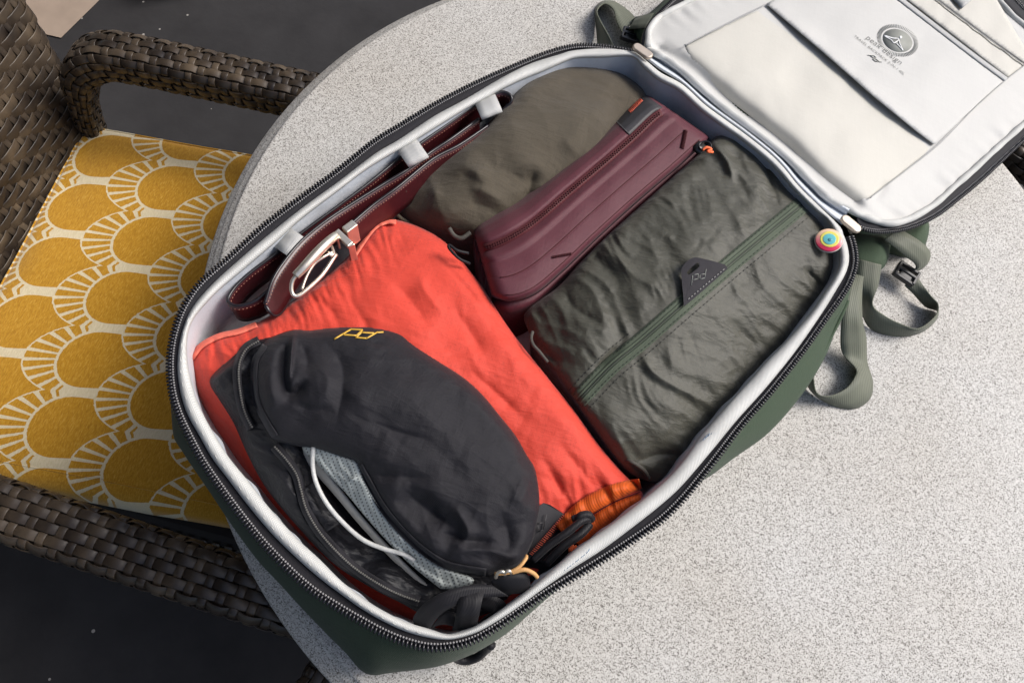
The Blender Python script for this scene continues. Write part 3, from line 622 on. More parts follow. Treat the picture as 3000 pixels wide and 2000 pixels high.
# zip: tape, teeth, sewing thread
zo = cr(Zl, 620); zt_ = np.arctan2(zo[:, 1]-CB[1], zo[:, 0]-CB[0]); zb = fBo(zt_)
ztz = rimz(zo)
A0 = AT(zo[:, 0], zo[:, 1], ztz-.0005); d_ = zo-CB; d_ /= np.linalg.norm(d_, axis=1)[:, None]; outp = zo+d_*7
tp = [AT(outp[:, 0], outp[:, 1], ztz-.003), A0, AT(*(zo*.5+zb*.5).T, ztz-.003), AT(*zb.T, ztz-.002), AT(*(zb-d_*6).T, ztz-.012), AT(*(zo*.5+zb*.5).T, ztz-.014), AT(outp[:, 0], outp[:, 1], ztz-.010)]
ring = np.stack(tp, 1); mm = ring.shape[1]
zipp = mesh('zipper', ring.reshape(-1, 3), grid_faces(len(zo), mm, True)+[tuple(range(mm))[::-1], tuple((len(zo)-1)*mm+k for k in range(mm))], M['tape'], bag)
def ellip(seg=8, rings_=4):
    V = [(0, 0, -1)]; 
    for i in range(1, rings_): 
        a = -math.pi/2+math.pi*i/rings_
        for k in range(seg): V.append((math.cos(a)*math.cos(2*math.pi*k/seg), math.cos(a)*math.sin(2*math.pi*k/seg), math.sin(a)))
    V.append((0, 0, 1)); Fc = [(0, 1+(k+1) % seg, 1+k) for k in range(seg)]
    for i in range(rings_-2):
        for k in range(seg): Fc.append((1+i*seg+k, 1+i*seg+(k+1) % seg, 1+(i+1)*seg+(k+1) % seg, 1+(i+1)*seg+k))
    top = len(V)-1; b = 1+(rings_-2)*seg; Fc += [(b+k, b+(k+1) % seg, top) for k in range(seg)]
    return np.array(V), Fc
EV, EF = ellip(6, 4)
tme = bpy.data.meshes.new('tooth'); tme.from_pydata([tuple(v*[.0015, .0036, .0021]) for v in EV], [], EF); tme.polygons.foreach_set('use_smooth', [True]*len(tme.polygons)); tme.materials.append(M['tooth'])
def teeth(line_w, out_w, pitch, parent, limit, up=.0012):
    """individual teeth along a world curve; those past the limit are joined into one part"""
    s = np.concatenate([[0], np.cumsum(np.linalg.norm(np.diff(line_w, axis=0), axis=1))]); n = int(s[-1]/pitch); mb = MB(); items = []
    for i in range(n):
        u = (i+.5)*pitch; p = np.array([np.interp(u, s, line_w[:, k]) for k in range(3)]); p2 = np.array([np.interp(min(u+.002, s[-1]), s, line_w[:, k]) for k in range(3)]); p1 = np.array([np.interp(max(u-.002, 0), s, line_w[:, k]) for k in range(3)])
        o_ = np.array([np.interp(u, s, out_w[:, k]) for k in range(3)])
        t = (p2-p1)/np.linalg.norm(p2-p1); y = o_-t*(o_@t); y /= np.linalg.norm(y); z = np.cross(t, y); 
        if z[2] < 0: z = -z; 
        items.append((np.linalg.norm(p-CAM), p+z*up, t, y, z))
    order = sorted(range(n), key=lambda k: items[k][0]); near = set(order[:limit])
    for k, (_, p, t, y, z) in enumerate(items):
        if k in near:
            o_ = bpy.data.objects.new('tooth', tme); COL.objects.link(o_); o_.parent = parent
            Lc = Vector((0, 0, 0)); pp = parent
            while pp is not None: Lc += pp.location; pp = pp.parent
            o_.matrix_local = Matrix(((t[0], y[0], z[0], p[0]-Lc[0]), (t[1], y[1], z[1], p[1]-Lc[1]), (t[2], y[2], z[2], p[2]-Lc[2]), (0, 0, 0, 1)))
        else:
            v = EV*[.0015, .0036, .0021]; mb.add(p+v[:, :1]*t+v[:, 1:2]*y+v[:, 2:]*z, EF)
    if mb.n: tag(mb.build('teeth', M['tooth'], parent), kind='stuff')
outv = AT(outp[:, 0], outp[:, 1], ztz)-AT(zo[:, 0], zo[:, 1], ztz)
ow = A0+outv/np.linalg.norm(outv, axis=1)[:, None]*.0012
teeth(ow, outv, .0036, zipp, 290)
th_ = MB(); inw = A0-outv/np.linalg.norm(outv, axis=1)[:, None]*.0024+[0, 0, .0012]
s = np.concatenate([[0], np.cumsum(np.linalg.norm(np.diff(inw, axis=0), axis=1))])
for i in range(int(s[-1]/.0027)):
    p = np.array([np.interp((i+.5)*.0027, s, inw[:, k]) for k in range(3)]); th_.add(p+EV[:, [1, 0, 2]]*[.0011, .0011, .0009], EF)
tag(th_.build('sewing_thread', M['thread'], zipp), kind='stuff')
# rigid tabs at both ends of the zip
def pill(name, a, b, z, wid, th, mat, parent):
    A, Bp = at(*a, z), at(*b, z); d = Bp-A; Ln = np.linalg.norm(d); d /= Ln; s_ = np.cross([0, 0, 1], d); q = []
    for k in range(12): 
        an = math.pi/2+math.pi*k/11; q.append(A+wid/2*(math.cos(an)*d+math.sin(an)*s_))
    for k in range(12):
        an = -math.pi/2+math.pi*k/11; q.append(Bp+wid/2*(math.cos(an)*d+math.sin(an)*s_))
    q = np.array(q); n = len(q); up = np.array([0, 0, th]); V = np.concatenate([q, q+up]); 
    o_ = mesh(name, V, [tuple(range(n))[::-1], tuple(range(n, 2*n))]+[(i, (i+1) % n, n+(i+1) % n, n+i) for i in range(n)], mat, parent, False); return bevel(o_, th*.35, 3)
pill('zip_tab', (1866, 145), (1896, 166), .168, .0125, .005, M['taptan'], bag)
pill('zip_tab', (2474, 648), (2503, 672), .160, .0125, .005, M['taptan'], bag)
# faint blue pen marks on the binding
class _S:
    def __init__(s, f): s.f = f
    def z(s, x, y, d=None): return s.f(np.asarray(x, float), np.asarray(y, float))
rimS = _S(lambda x, y: rimz(np.stack([np.atleast_1d(x), np.atleast_1d(y)], 1)).reshape(np.shape(x))+.0056)
for cx_, cy_ in ((1690, 1643), (2095, 1262)):
    pm = MB()
    for i in range(9):
        x = cx_-36+i*8; y = cy_+28-i*6.3; drape_strip(pm, rimS, [(x, y), (x+6+random.uniform(-2, 4), y-10+random.uniform(-4, 4))], 2.2, .0002, .0006, 3, 2)
    pm.build('pen_mark', M['penblue'], bag)
# outside loops
def flat_tube(name, pts, r, mat, parent, n=30): return tube(name, cr([at(*p) for p in pts], n), r, mat, parent, 8)
flat_tube('side_loop', [(962, 1774, .13), (968, 1803, .118), (988, 1828, .108), (1012, 1843, .105), (1040, 1852, .108), (1072, 1851, .125), (1085, 1840, .14)], .0042, M['loopgrey'], bag)
flat_tube('bottom_loop', [(1325, 1915, .06), (1338, 1928, .045), (1365, 1934, .04), (1398, 1924, .045), (1424, 1902, .06), (1440, 1888, .08)], .0045, M['blackweb'], bag)
# pleats of the side pocket on the outside
for k, (a_, b_) in enumerate((([(2478, 868), (2440, 940), (2380, 1020), (2290, 1140), (2190, 1262)], .1), ([(2484, 882), (2448, 960), (2396, 1050), (2310, 1165), (2215, 1275)], .098))):
    tube('pocket_edge', cr([at(x, y, b_+.022-k*.012) for x, y in a_], 40), .0022, M['sage'], bag, 8)

# ------------------------------------------------------------------ lid
LZ = [(1882, 140), (1888, 105), (1905, 72), (1932, 40), (1968, 5), (2010, -28), (2100, -80), (2250, -170), (2450, -290), (2620, -330), (2780, -250), (2900, -90), (2985, 10), (3040, 65), (3110, 160), (3115, 265), (3060, 352), (3000, 408), (2940, 465), (2870, 530), (2800, 588), (2745, 630), (2690, 658), (2640, 674), (2580, 681), (2540, 677), (2515, 668)]
LP = [(1896, 140), (1899, 112), (1902, 92), (1911, 72), (1923, 58), (1948, 41), (1992, 18), (2040, -8), (2120, -52), (2260, -135), (2450, -255), (2610, -290), (2755, -215), (2870, -65), (2958, 38), (3010, 85), (3070, 170), (3072, 255), (3030, 335), (2990, 372), (2953, 405), (2902, 451), (2851, 499), (2800, 543), (2758, 582), (2720, 611), (2660, 643), (2604, 654), (2553, 642), (2505, 622)]
LHB = [(2489, 612), (2425, 578), (2383, 540), (2298, 455), (2204, 379), (2106, 305), (2000, 210), (1950, 172), (1915, 155)]
lidz = tps([(1896, 140, .146), (1950, 172, .148), (2000, 210, .148), (2106, 305, .148), (2204, 379, .148), (2298, 455, .148), (2383, 540, .148), (2489, 612, .144), (2550, 645, .134), (2020, 140, .148), (2140, 225, .149), (2270, 330, .149), (2410, 460, .148), (2520, 555, .142), (1925, 60, .130), (2010, 5, .128), (2150, 60, .138), (2350, 200, .137), (2550, 400, .134), (2640, 560, .122), (2720, 610, .108), (2850, 500, .098), (3000, 370, .085), (2700, 250, .122), (2900, 330, .100), (2450, -50, .118), (2750, 50, .108), (2960, 40, .095), (3080, 220, .082), (2620, -300, .09), (2250, -140, .105)])
def lid_extra(px, py, d):
    gd = pdist(px, py, [(1935, 150), (2015, 195), (2125, 288), (2222, 362), (2316, 438), (2400, 522), (2500, 592)])[0]; z = -.011*np.exp(-(gd/26)**2)+crease(px, py, [(2560, 590), (2580, 560), (2600, 530)], 14, -.004)+perlin(px/120, py/120, 3)*.0012+crinkle(px, py, 60, 191)*.0006
    edge = np.exp(-(d/55)**2); ang = (px*.62-py*.78)/26.0
    return z+edge*perlin(ang, py/300+px/300, 6)*.004
LID = Patch(LP+LHB, lidz, ew=1, drop=0, n=260, extra=lid_extra)
lid = LID.build('lid', M['lidlining'], bag, step=7, thick=.010)
shp = Patch(LZ+[(2470, 640), (2298, 475), (2106, 325), (1950, 190)], lambda x, y: lidz(x, y)-.0125, ew=12, drop=.004, n=220)
shp.build('lid_shell', M['sage'], lid, step=12, thick=.012)
lp = cr(LP+LHB, 420, True); n = len(lp); wob = perlin(np.arange(n)/5.5, np.zeros(n)+.3, 11)
hg = np.clip((np.hypot(lp[:, 0]-2540, lp[:, 1]-630) < 140)*1.0+(np.hypot(lp[:, 0]-1905, lp[:, 1]-110) < 70)*1.0, 0, 1)
lpz = LID.zt(lp[:, 0], lp[:, 1])+.0015+wob*(.0008+.0025*hg)
P = AT(lp[:, 0]+wob*hg*4, lp[:, 1], lpz); P = np.concatenate([P, P[:1]]); rw_ = .0043+np.concatenate([wob, wob[:1]])*.0007
tube('lid_binding', P, rw_, M['binding'], lid, 10)
lz = cr(LZ, 420); lzz = lidz(lz[:, 0], lz[:, 1])-.004
lin_ = cr(LP, 420); 
tpw = [AT(lz[:, 0], lz[:, 1], lzz), AT(*((lz+lin_)/2).T, lidz(*((lz+lin_)/2).T)-.003), AT(*lin_.T, lidz(*lin_.T)-.002), AT(*lin_.T, lidz(*lin_.T)-.009), AT(lz[:, 0], lz[:, 1], lzz-.006)]
ring = np.stack(tpw, 1); mm = ring.shape[1]
lzip = mesh('lid_zipper', ring.reshape(-1, 3), grid_faces(len(lz), mm, True)+[tuple(range(mm))[::-1], tuple((len(lz)-1)*mm+k for k in range(mm))], M['tape'], lid)
A1 = AT(lz[:, 0], lz[:, 1], lzz); ovec = A1-AT(*lin_.T, lzz)
teeth(A1, ovec, .0036, lzip, 0)
th_ = MB(); inw = A1-ovec/np.linalg.norm(ovec, axis=1)[:, None]*.0030+[0, 0, .0016]; s = np.concatenate([[0], np.cumsum(np.linalg.norm(np.diff(inw, axis=0), axis=1))])
for i in range(int(s[-1]/.003)):
    p = np.array([np.interp((i+.5)*.003, s, inw[:, k]) for k in range(3)]); th_.add(p+EV[:, [1, 0, 2]]*[.0012, .0012, .0008], EF)
tag(th_.build('sewing_thread', M['thread'], lzip), kind='stuff')
# hinge gusset between body and lid
hb = cr(hinge[::-1], 60); lh = cr(LHB[::-1], 60); gz = []
for t in (0, .15, .35, .5, .65, .85, 1):
    q = hb*(1-t)+lh*t; gz.append(AT(q[:, 0], q[:, 1], .158*(1-t)+.148*t-.014*math.sin(math.pi*t)+.004*math.sin(3*math.pi*t)))
gv = np.stack(gz, 1); gl = gv-np.array([0, 0, .003]); ring = np.concatenate([gv, gl[:, ::-1]], 1); mm = ring.shape[1]
mesh('hinge_gusset', ring.reshape(-1, 3), grid_faces(60, mm, True)+[tuple(range(mm))[::-1], tuple(59*mm+k for k in range(mm))], M['lining'], bag)
# pocket panels on the lid lining
def panel(name, poly, dz, mat, lift=None, step=7):
    S = Patch(poly, lambda x, y: LID.z(x, y, np.full(np.shape(x), 200.0))+dz+(lift(x, y) if lift else 0), ew=6, drop=.001, n=len(poly)*1, smooth_outline=False)
    dense = []
    P_ = np.asarray(poly, float)
    for i in range(len(P_)):
        a_, b_ = P_[i], P_[(i+1) % len(P_)]; k = max(2, int(np.hypot(*(b_-a_))/14)); dense += [a_+(b_-a_)*t for t in np.linspace(0, 1, k, endpoint=False)]
    S.o = np.array(dense); S.build(name, mat, lid, step=step, thick=.0014); return S
panel('mesh_pocket', [(2006, 134), (2120, 74), (2245, 14), (2300, 40), (2500, 200), (2700, 370), (2748, 424), (2640, 510), (2552, 580), (2510, 590), (2405, 520), (2320, 436), (2225, 360), (2128, 286), (2030, 200)], .0012, M['cream'],
      lambda x, y: -.002*np.exp(-((x-2245)*.64-(y-15)*.77)**2/900.0)+perlin(x/140, y/140, 2)*.0010)
edge_ = [(2245, 12), (2400, 142), (2560, 282), (2680, 380), (2738, 424)]
def flap_lift(x, y):
    d, _, _ = pdist(x, y, edge_); e = np.minimum(np.hypot(x-2245, y-12), np.hypot(x-2738, y-424)); return .005*np.exp(-(d/30)**2)*np.clip(e/150, .1, 1)+.001
LOGO = panel('logo_pocket', [(2245, 12), (2400, 142), (2560, 282), (2680, 380), (2738, 424), (2850, 322), (2942, 238), (2860, 175), (2740, 80), (2640, 5), (2540, -75), (2460, -110)], .0045, M['lidlining'], flap_lift)
panel('zip_pocket', [(2655, -4), (2740, 62), (2860, 155), (2955, 228), (3004, 190), (2900, 118), (2790, 35), (2738, -5), (2690, -40)], .0042, M['cream'], lambda x, y: perlin(x/40, y/40, 8)*.001)
panel('corner_pocket', [(2742, -6), (2800, 38), (2910, 120), (3010, 190), (3030, 180), (2985, 110), (2920, -2), (2860, -90), (2780, -60)], .0052, M['cream'], lambda x, y: perlin(x/60, y/60, 9)*.001)
sm = MB()
for a_ in ([(2005, 133), (2120, 73), (2243, 12)], [(2550, 580), (2640, 511), (2750, 424), (2850, 322), (2945, 237), (3010, 186)], [(2738, -5), (2790, 35), (2900, 117), (3004, 192)]): drape_strip(sm, LID, a_, 2.6, .0062, .001, None, 2)
sm.build('seam', M['sutcol'], lid)
ms = MB(); drape_strip(ms, LID, [(2632, -6), (2730, 70), (2850, 162), (2948, 234)], 15, .0055, .001, None, 3, .001); ms.build('elastic_edge', M['loopweb'], lid)
vt = MB(); drape_strip(vt, LID, [(2795, -30), (2832, 14)], 42, .0085, .001, 8, 3); vt.build('care_label', M['loopweb'], lid)
# emblem and lettering printed on the pocket
e1, e2, ec = np.array([48.0, 37.0]), np.array([37.0, -30.0]), np.array([2630.0, 119.0])
def em(x, y): return ec+x*e1+y*e2
pr = MB(); drape_poly(pr, LOGO, [em(.71*math.cos(a), .71*math.sin(a)) for a in np.linspace(0, 2*math.pi, 40, endpoint=False)])
for k in range(72):
    a = 2*math.pi*k/72; drape_strip(pr, LOGO, [em(.79*math.cos(a), .79*math.sin(a)), em(1.0*math.cos(a), 1.0*math.sin(a))], 1.3, .0006, .0003, 2, 2)
pr.build('emblem', M['ink'], lid)
pr = MB(); zq = lambda x, y: (2400+x/5.88, y/5.88)
for pl in ([(1115, 610), (1270, 660), (1365, 670), (1385, 750), (1445, 872)], [(1115, 618), (1240, 690), (1285, 742), (1352, 706), (1372, 676)], [(1325, 750), (1380, 800), (1442, 872)]): drape_strip(pr, LOGO, [zq(*p) for p in pl], 3.0, .0012, .0004, 12, 2)
q = zq(1405, 642); drape_poly(pr, LOGO, [(q[0]+4*math.cos(a), q[1]+4*math.sin(a)) for a in np.linspace(0, 2*math.pi, 10, endpoint=False)], .0012)
pr.build('emblem_mark', M['white'], lid)
def text(name, body, org, width, mat, S, parent, dx=e1, dy=e2, off=.0008):
    cv = bpy.data.curves.new('t', 'FONT'); cv.body = body; cv.resolution_u = 3; cv.offset = -.012; o_ = bpy.data.objects.new('t', cv); COL.objects.link(o_)
    dg = bpy.context.evaluated_depsgraph_get(); me = bpy.data.meshes.new_from_object(o_.evaluated_get(dg)); bpy.data.objects.remove(o_)
    v = np.array([tuple(x.co) for x in me.vertices]); k = width/(v[:, 0].max()-v[:, 0].min()); v = v*k
    q = np.asarray(org)+v[:, :1]*dx/np.linalg.norm(dx)+v[:, 1:2]*dy/np.linalg.norm(dx)
    V = AT(q[:, 0], q[:, 1], S.z(q[:, 0], q[:, 1])+off); return mesh(name, V, [tuple(p.vertices) for p in me.polygons], mat, parent, False)
text('lettering', 'peak design', (2535, 112), 126, M['inkmid'], LOGO, lid)
text('lettering', 'TRAVEL BACKPACK 2-IN-1 40L', (2500, 107), 186, M['inkmid'], LOGO, lid)
def pd_mark(name, S, P0, ex, ey, w, mat, parent, off=.0009):
    """two linked slanted letters: a p with a long tail and a mirrored d"""
    f = lambda x, y: np.asarray(P0)+x*np.asarray(ex)+y*np.asarray(ey); mb = MB()
    for pl in ([(-1.0, -.45), (-.42, .5)], [(-.42, .5), (.02, .5)], [(.02, .5), (-.2, -.1)], [(-.2, -.1), (-.74, -.1)],
               [(.08, .1), (-.12, -.5)], [(-.12, -.5), (.38, -.5)], [(.38, -.5), (1.0, .45)], [(.08, .1), (.74, .1)]):
        drape_strip(mb, S, [f(*pl[0]), f(*pl[1])], w, off, .0006, 5, 2)
    mb.build(name, mat, parent)
pd_mark('logo', LOGO, (2563, 172), (17, 13), (8, -6.5), 1.5, M['ink'], lid)

# ------------------------------------------------------------------ harness straps that come out from under the lid
pad = Patch([(2470, 700), (2520, 680), (2600, 694), (2607, 735), (2592, 780), (2560, 796), (2500, 780), (2480, 740)], lambda x, y: .055+0*x, ew=40, drop=.02, n=80); pad.build('shoulder_pad', M['sage'], bag, step=8, zbot=.002)
pad2 = Patch([(2560, 690), (2640, 678), (2700, 648), (2722, 655), (2716, 705), (2695, 740), (2640, 735), (2590, 715)], lambda x, y: .040+0*x, ew=36, drop=.02, n=80); pad2.build('shoulder_pad', M['sage'], bag, step=8, zbot=.002)
pad3 = Patch([(1850, 60), (1900, 40), (1990, -30), (2200, -120), (2400, 100), (2300, 300), (2000, 250), (1890, 150)], lambda x, y: .045+0*x, ew=50, drop=.02, n=80); pad3.build('shoulder_pad', M['sage'], bag, step=14, zbot=.002)
ribbon('harness_strap', [((2632, 668, .062), (2590, 702, .062)), ((2668, 690, .06), (2626, 728, .058)), ((2696, 708, .056), (2654, 752, .05)), ((2722, 734, .046), (2676, 768, .042)), ((2722, 762, .03), (2684, 784, .028)), ((2702, 786, .02), (2668, 798, .018)), ((2672, 798, .016), (2644, 806, .014))], .0018, M['strap'], bag)
ribbon('harness_strap', [((2513, 758, .056), (2582, 776, .056)), ((2510, 830, .042), (2573, 835, .048)), ((2522, 905, .012), (2556, 892, .042)), ((2550, 962, .0015), (2592, 925, .029)), ((2620, 984, .0015), (2642, 950, .027)), ((2690, 976, .0015), (2692, 962, .0265)), ((2736, 944, .0015), (2740, 926, .0265)), ((2747, 912, .002), (2748, 893, .0265)), ((2712, 898, .004), (2730, 870, .024)), ((2676, 862, .010), (2706, 838, .022)), ((2650, 836, .015), (2684, 806, .022))], .0018, M['strap'], bag, 110)
ribbon('harness_strap', [((2540, 760, .040), (2492, 755, .040)), ((2526, 845, .052), (2480, 845, .054)), ((2526, 930, .050), (2468, 920, .052)), ((2537, 990, .030), (2463, 998, .034)), ((2540, 1060, .004), (2472, 1040, .020)), ((2556, 1120, .0015), (2507, 1080, .022)), ((2546, 1170, .0015), (2504, 1105, .0265)), ((2500, 1197, .0015), (2478, 1138, .0265)), ((2440, 1187, .0015), (2430, 1160, .0265)), ((2385, 1154, .002), (2392, 1150, .0265)), ((2352, 1105, .006), (2382, 1095, .0285))], .0018, M['strap'], bag, 110)
ribbon('harness_strap', [((1752, 150, .012), (1806, 150, .034)), ((1749, 100, .006), (1782, 102, .032)), ((1745, 55, .0015), (1758, 60, .027)), ((1745, 24, .0015), (1749, 32, .0265)), ((1766, 5, .0015), (1770, 12, .0265)), ((1800, 6, .006), (1796, 28, .028)), ((1842, 34, .014), (1806, 62, .030)), ((1864, 58, .016), (1822, 97, .026))], .0018, M['strap'], bag, 90)
ribbon('harness_strap', [((1858, 58, .03), (1842, 86, .03)), ((1885, 46, .04), (1865, 84, .04)), ((1915, 40, .045), (1890, 84, .045))], .0018, M['strap'], bag, 12)
def buckle(c, d, lw, z, parent):
    c = at(*c, z); d2 = at(*d, z)-c; d2 /= np.linalg.norm(d2); s_ = np.cross([0, 0, 1], d2); mb = MB(); l, w_ = lw
    for k in (-1, 1): mb.add(*box_vf(c+s_*k*w_*.46, d2*l/2, s_*.0022, (0, 0, .0045)))
    for k in (-1, -.05, 1): mb.add(*box_vf(c+d2*k*l*.46+[0, 0, .001*(k == -.05)], d2*.0026, s_*w_/2, (0, 0, .0036)))
    mb.add(*box_vf(c+d2*l*.22, d2*l*.2, s_*w_*.3, (0, 0, .003)))
    return bevel(mb.build('ladder_buckle', M['bplastic'], parent, False), .0012)
buckle((2655, 802), (2625, 850), (.024, .030), .019, bag)
buckle((1848, 104), (1836, 140), (.022, .028), .022, bag)
# elastic keepers on the side wall (they hold the belt)
for L_, Rr in (((808, 726), (854, 670)), ((1162, 438), (1220, 407)), ((1392, 305), (1452, 280))):
    dx, dy = (38, 26) if L_[0] < 900 else ((36, 52) if L_[0] < 1300 else (20, 46))
    st_ = []
    for t, z in ((-.18, .156), (0.0, .165), (.32, .1712), (.7, .1722), (.95, .1690), (1.02, .1640), (.94, .1590), (.6, .1570)):
        st_.append(((L_[0]+dx*t, L_[1]+dy*t, z), (Rr[0]+dx*t, Rr[1]+dy*t, z+.0005)))
    ribbon('webbing_loop', st_, .0011, M['loopweb'], bag, 40)
# ================================================================== what is packed inside
# ---- coral packing cube
red = empty('coral_packing_cube', tuple(at(1200, 1300, .012)), 'coral red ripstop packing cube filling the lower end of the backpack', 'packing cube')
red_o = [(552, 1050), (575, 1018), (610, 992), (665, 972), (725, 956), (785, 928), (850, 888), (940, 820), (1010, 760), (1060, 700), (1095, 662), (1130, 643), (1180, 648), (1250, 675), (1310, 715), (1370, 785), (1420, 850), (1470, 930), (1520, 1000), (1600, 1100), (1680, 1200), (1760, 1310), (1830, 1390), (1868, 1425), (1885, 1455), (1870, 1490), (1800, 1560), (1650, 1680), (1500, 1780), (1400, 1836), (1300, 1850), (1200, 1828), (1080, 1768), (950, 1660), (800, 1510), (690, 1370), (610, 1230), (568, 1130)]
redz = tps([(560, 1060, .128), (620, 1010, .140), (720, 980, .148), (850, 930, .152), (1000, 820, .150), (1130, 680, .142), (1250, 720, .150), (1350, 850, .158), (1450, 1000, .160), (1550, 1120, .160), (1700, 1300, .152), (1840, 1430, .135), (1100, 900, .163), (1250, 1050, .164), (1000, 1000, .158), (900, 1100, .150), (700, 1200, .120), (650, 1260, .082), (760, 1410, .068), (900, 1570, .064), (1100, 1745, .062), (1300, 1820, .07), (1550, 1600, .125), (1700, 1560, .118), (1640, 1400, .145), (1200, 1400, .12), (1450, 1350, .14), (800, 1100, .145), (610, 1130, .118)])
def red_x(px, py, d):
    z = folds(px, py, 62, 420, 120, 3)*.0012+perlin(px/150, py/150, 5)*.002+crinkle(px, py, 60, 181)*.0011+crinkle(px, py, 30, 187)*.0004
    near = np.exp(-(pdist(px, py, [(620, 1000), (760, 945), (880, 870), (1010, 765), (1110, 660)])[0]/75)**2)
    z += near*folds(px, py, 75, 160, 26, 8)*.0030
    tail = np.exp(-(pdist(px, py, [(1660, 1500), (1780, 1450), (1880, 1400)])[0]/80)**2); z += tail*folds(px, py, 66, 160, 30, 12)*.0034
    for pl, w_, dp in (([(1010, 860), (1060, 930), (1100, 1010)], 22, -.004), ([(1150, 830), (1210, 890), (1260, 960)], 26, -.0045), ([(1230, 800), (1245, 850), (1300, 920)], 16, .003), ([(1330, 900), (1400, 1010), (1420, 1040)], 20, -.004), ([(1370, 1080), (1440, 1140), (1540, 1230)], 14, -.003), ([(1290, 760), (1380, 860), (1470, 970), (1500, 1010)], 7, -.0028), ([(900, 870), (960, 900), (1000, 960)], 18, -.0035), ([(840, 900), (870, 950)], 14, -.003), ([(1640, 1300), (1720, 1400), (1770, 1470)], 14, -.003), ([(1590, 1340), (1640, 1430), (1670, 1480)], 16, -.0035)): z = z+crease(px, py, pl, w_, dp)
    return z
RED = Patch(red_o, redz, ew=60, drop=.022, n=200, extra=red_x); RED.build('cube_fabric', M['red'], red, step=5, zbot=.014, inward=.045)
mb = MB(); drape_strip(mb, RED, [(560, 1050), (590, 1012), (640, 985), (700, 970), (752, 950)], 17, .003, .001, 40, 3, .003); mb.build('grab_tape', M['coraltape'], red)
mb = MB(); drape_strip(mb, RED, [(1036, 752), (1062, 712), (1096, 668), (1130, 650), (1160, 650)], 14, .006, .001, 40, 3, .002); mb.build('grab_tape', M['coraltape'], red)
zs = MB(); drape_strip(zs, RED, [(1640, 1552), (1700, 1500), (1770, 1458), (1830, 1430), (1876, 1416)], [30+30*math.sin(math.pi*i/59*.9+.3) for i in range(60)], .0045, .002, 60, 7, .007); zs.build('zip_flap', M['orangezip'], red)
zs = MB(); drape_strip(zs, RED, [(1690, 1590), (1740, 1545), (1800, 1500), (1880, 1462)], [34+24*math.sin(math.pi*i/59*.9+.3) for i in range(60)], .005, .002, 60, 7, .008); zs.build('zip_flap', M['orangezip'], red)
zs = MB(); drape_strip(zs, RED, [(1660, 1568), (1730, 1512), (1800, 1470), (1876, 1440)], 3, .0105, .002, 40, 2); zs.build('zip_seam', M['burgthread'], red)
pt = MB(); drape_poly(pt, RED, [(1520, 1540), (1560, 1495), (1592, 1472), (1612, 1478), (1660, 1510), (1650, 1530), (1556, 1634), (1520, 1660)], .004); pt.build('brand_patch', M['rubber'], red, False)
pb = MB(); drape_poly(pb, RED, [(1500, 1660), (1560, 1630), (1640, 1545), (1690, 1560), (1722, 1580), (1690, 1622), (1610, 1672), (1520, 1726), (1480, 1720)], .0035); pb.build('dark_patch', M['blackin'], red, False)  # dark patch laid on the coral cube below the brand patch
sg = MB()
for i in range(24):
    t = i/23; x, y = 1652-96*t, 1512+112*t; drape_strip(sg, RED, [(x-5, y-4), (x+6+(i % 2)*2, y+3)], 2.6, .0056, .0008, 3, 2)
sg.build('stitching', M['orangethread'], red)
lg = MB()
for pl in ([(1574, 1534), (1578, 1556)], [(1578, 1556), (1592, 1550)], [(1574, 1534), (1590, 1530)], [(1601, 1506), (1592, 1550)]): drape_strip(lg, RED, list(pl), 3, .0052, .0005, 3, 2)
lg.build('logo', M['inkdark'], red)
pc = MB()
for pts, r_ in (([(1560, 1640, .142), (1610, 1595, .150), (1660, 1560, .156), (1705, 1525, .158), (1725, 1522, .154)], .0036), ([(1600, 1650, .140), (1650, 1600, .150), (1700, 1565, .155), (1728, 1535, .152)], .0040), ([(1690, 1530, .152), (1700, 1512, .156), (1722, 1508, .156), (1734, 1522, .152)], .0042)): pc.add(*tube_vf(cr([at(*p) for p in pts], 24), r_, 8))
pc.build('zip_puller', M['blackweb'], red)
pc = MB(); pc.add(*box_vf(at(1698, 1520, .150), (.006, .004, 0), (-.003, .0045, 0), (0, 0, .003))); bevel(pc.build('zip_slider', M['bplastic'], red, False), .001)
pc = MB(); pc.add(*tube_vf(cr([at(1680, 1595, .148), at(1668, 1612, .146), at(1690, 1600, .147)], 14), .0018, 6)); pc.build('puller_loop', M['orangecord'], red)

# ---- black sling pouch lying on the coral cube
blk = empty('black_sling_pouch', tuple(at(1200, 1400, .10)), 'black ripstop sling pouch half unzipped on top of the coral cube', 'pouch')
low_o = [(613, 1118), (640, 1078), (700, 1024), (760, 990), (900, 975), (1100, 1000), (1300, 1110), (1450, 1300), (1535, 1480), (1550, 1600), (1545, 1690), (1480, 1762), (1410, 1802), (1320, 1815), (1240, 1800), (1180, 1768), (1090, 1722), (980, 1652), (870, 1540), (780, 1430), (725, 1330), (685, 1240), (645, 1175)]
lowz = tps([(620, 1118, .142), (700, 1040, .155), (690, 1150, .150), (740, 1260, .142), (700, 1240, .130), (790, 1420, .122), (900, 1555, .120), (1080, 1700, .122), (1220, 1755, .125), (1330, 1735, .118), (1400, 1790, .105), (1520, 1690, .115), (820, 1310, .142), (870, 1400, .138), (905, 1500, .135), (985, 1612, .134), (1100, 1704, .132), (940, 1400, .112), (1000, 1500, .112), (1100, 1600, .114), (1220, 1690, .118), (1300, 1690, .124), (1100, 1200, .150), (1400, 1400, .145), (1490, 1580, .135), (900, 1100, .155)])
def low_x(px, py, d):
    z = folds(px, py, 45, 170, 60, 21)*.002+crinkle(px, py, 50, 161)*.003
    return z+crease(px, py, [(800, 1290), (845, 1360), (868, 1420), (895, 1510), (960, 1600), (1080, 1700)], 9, -.005)
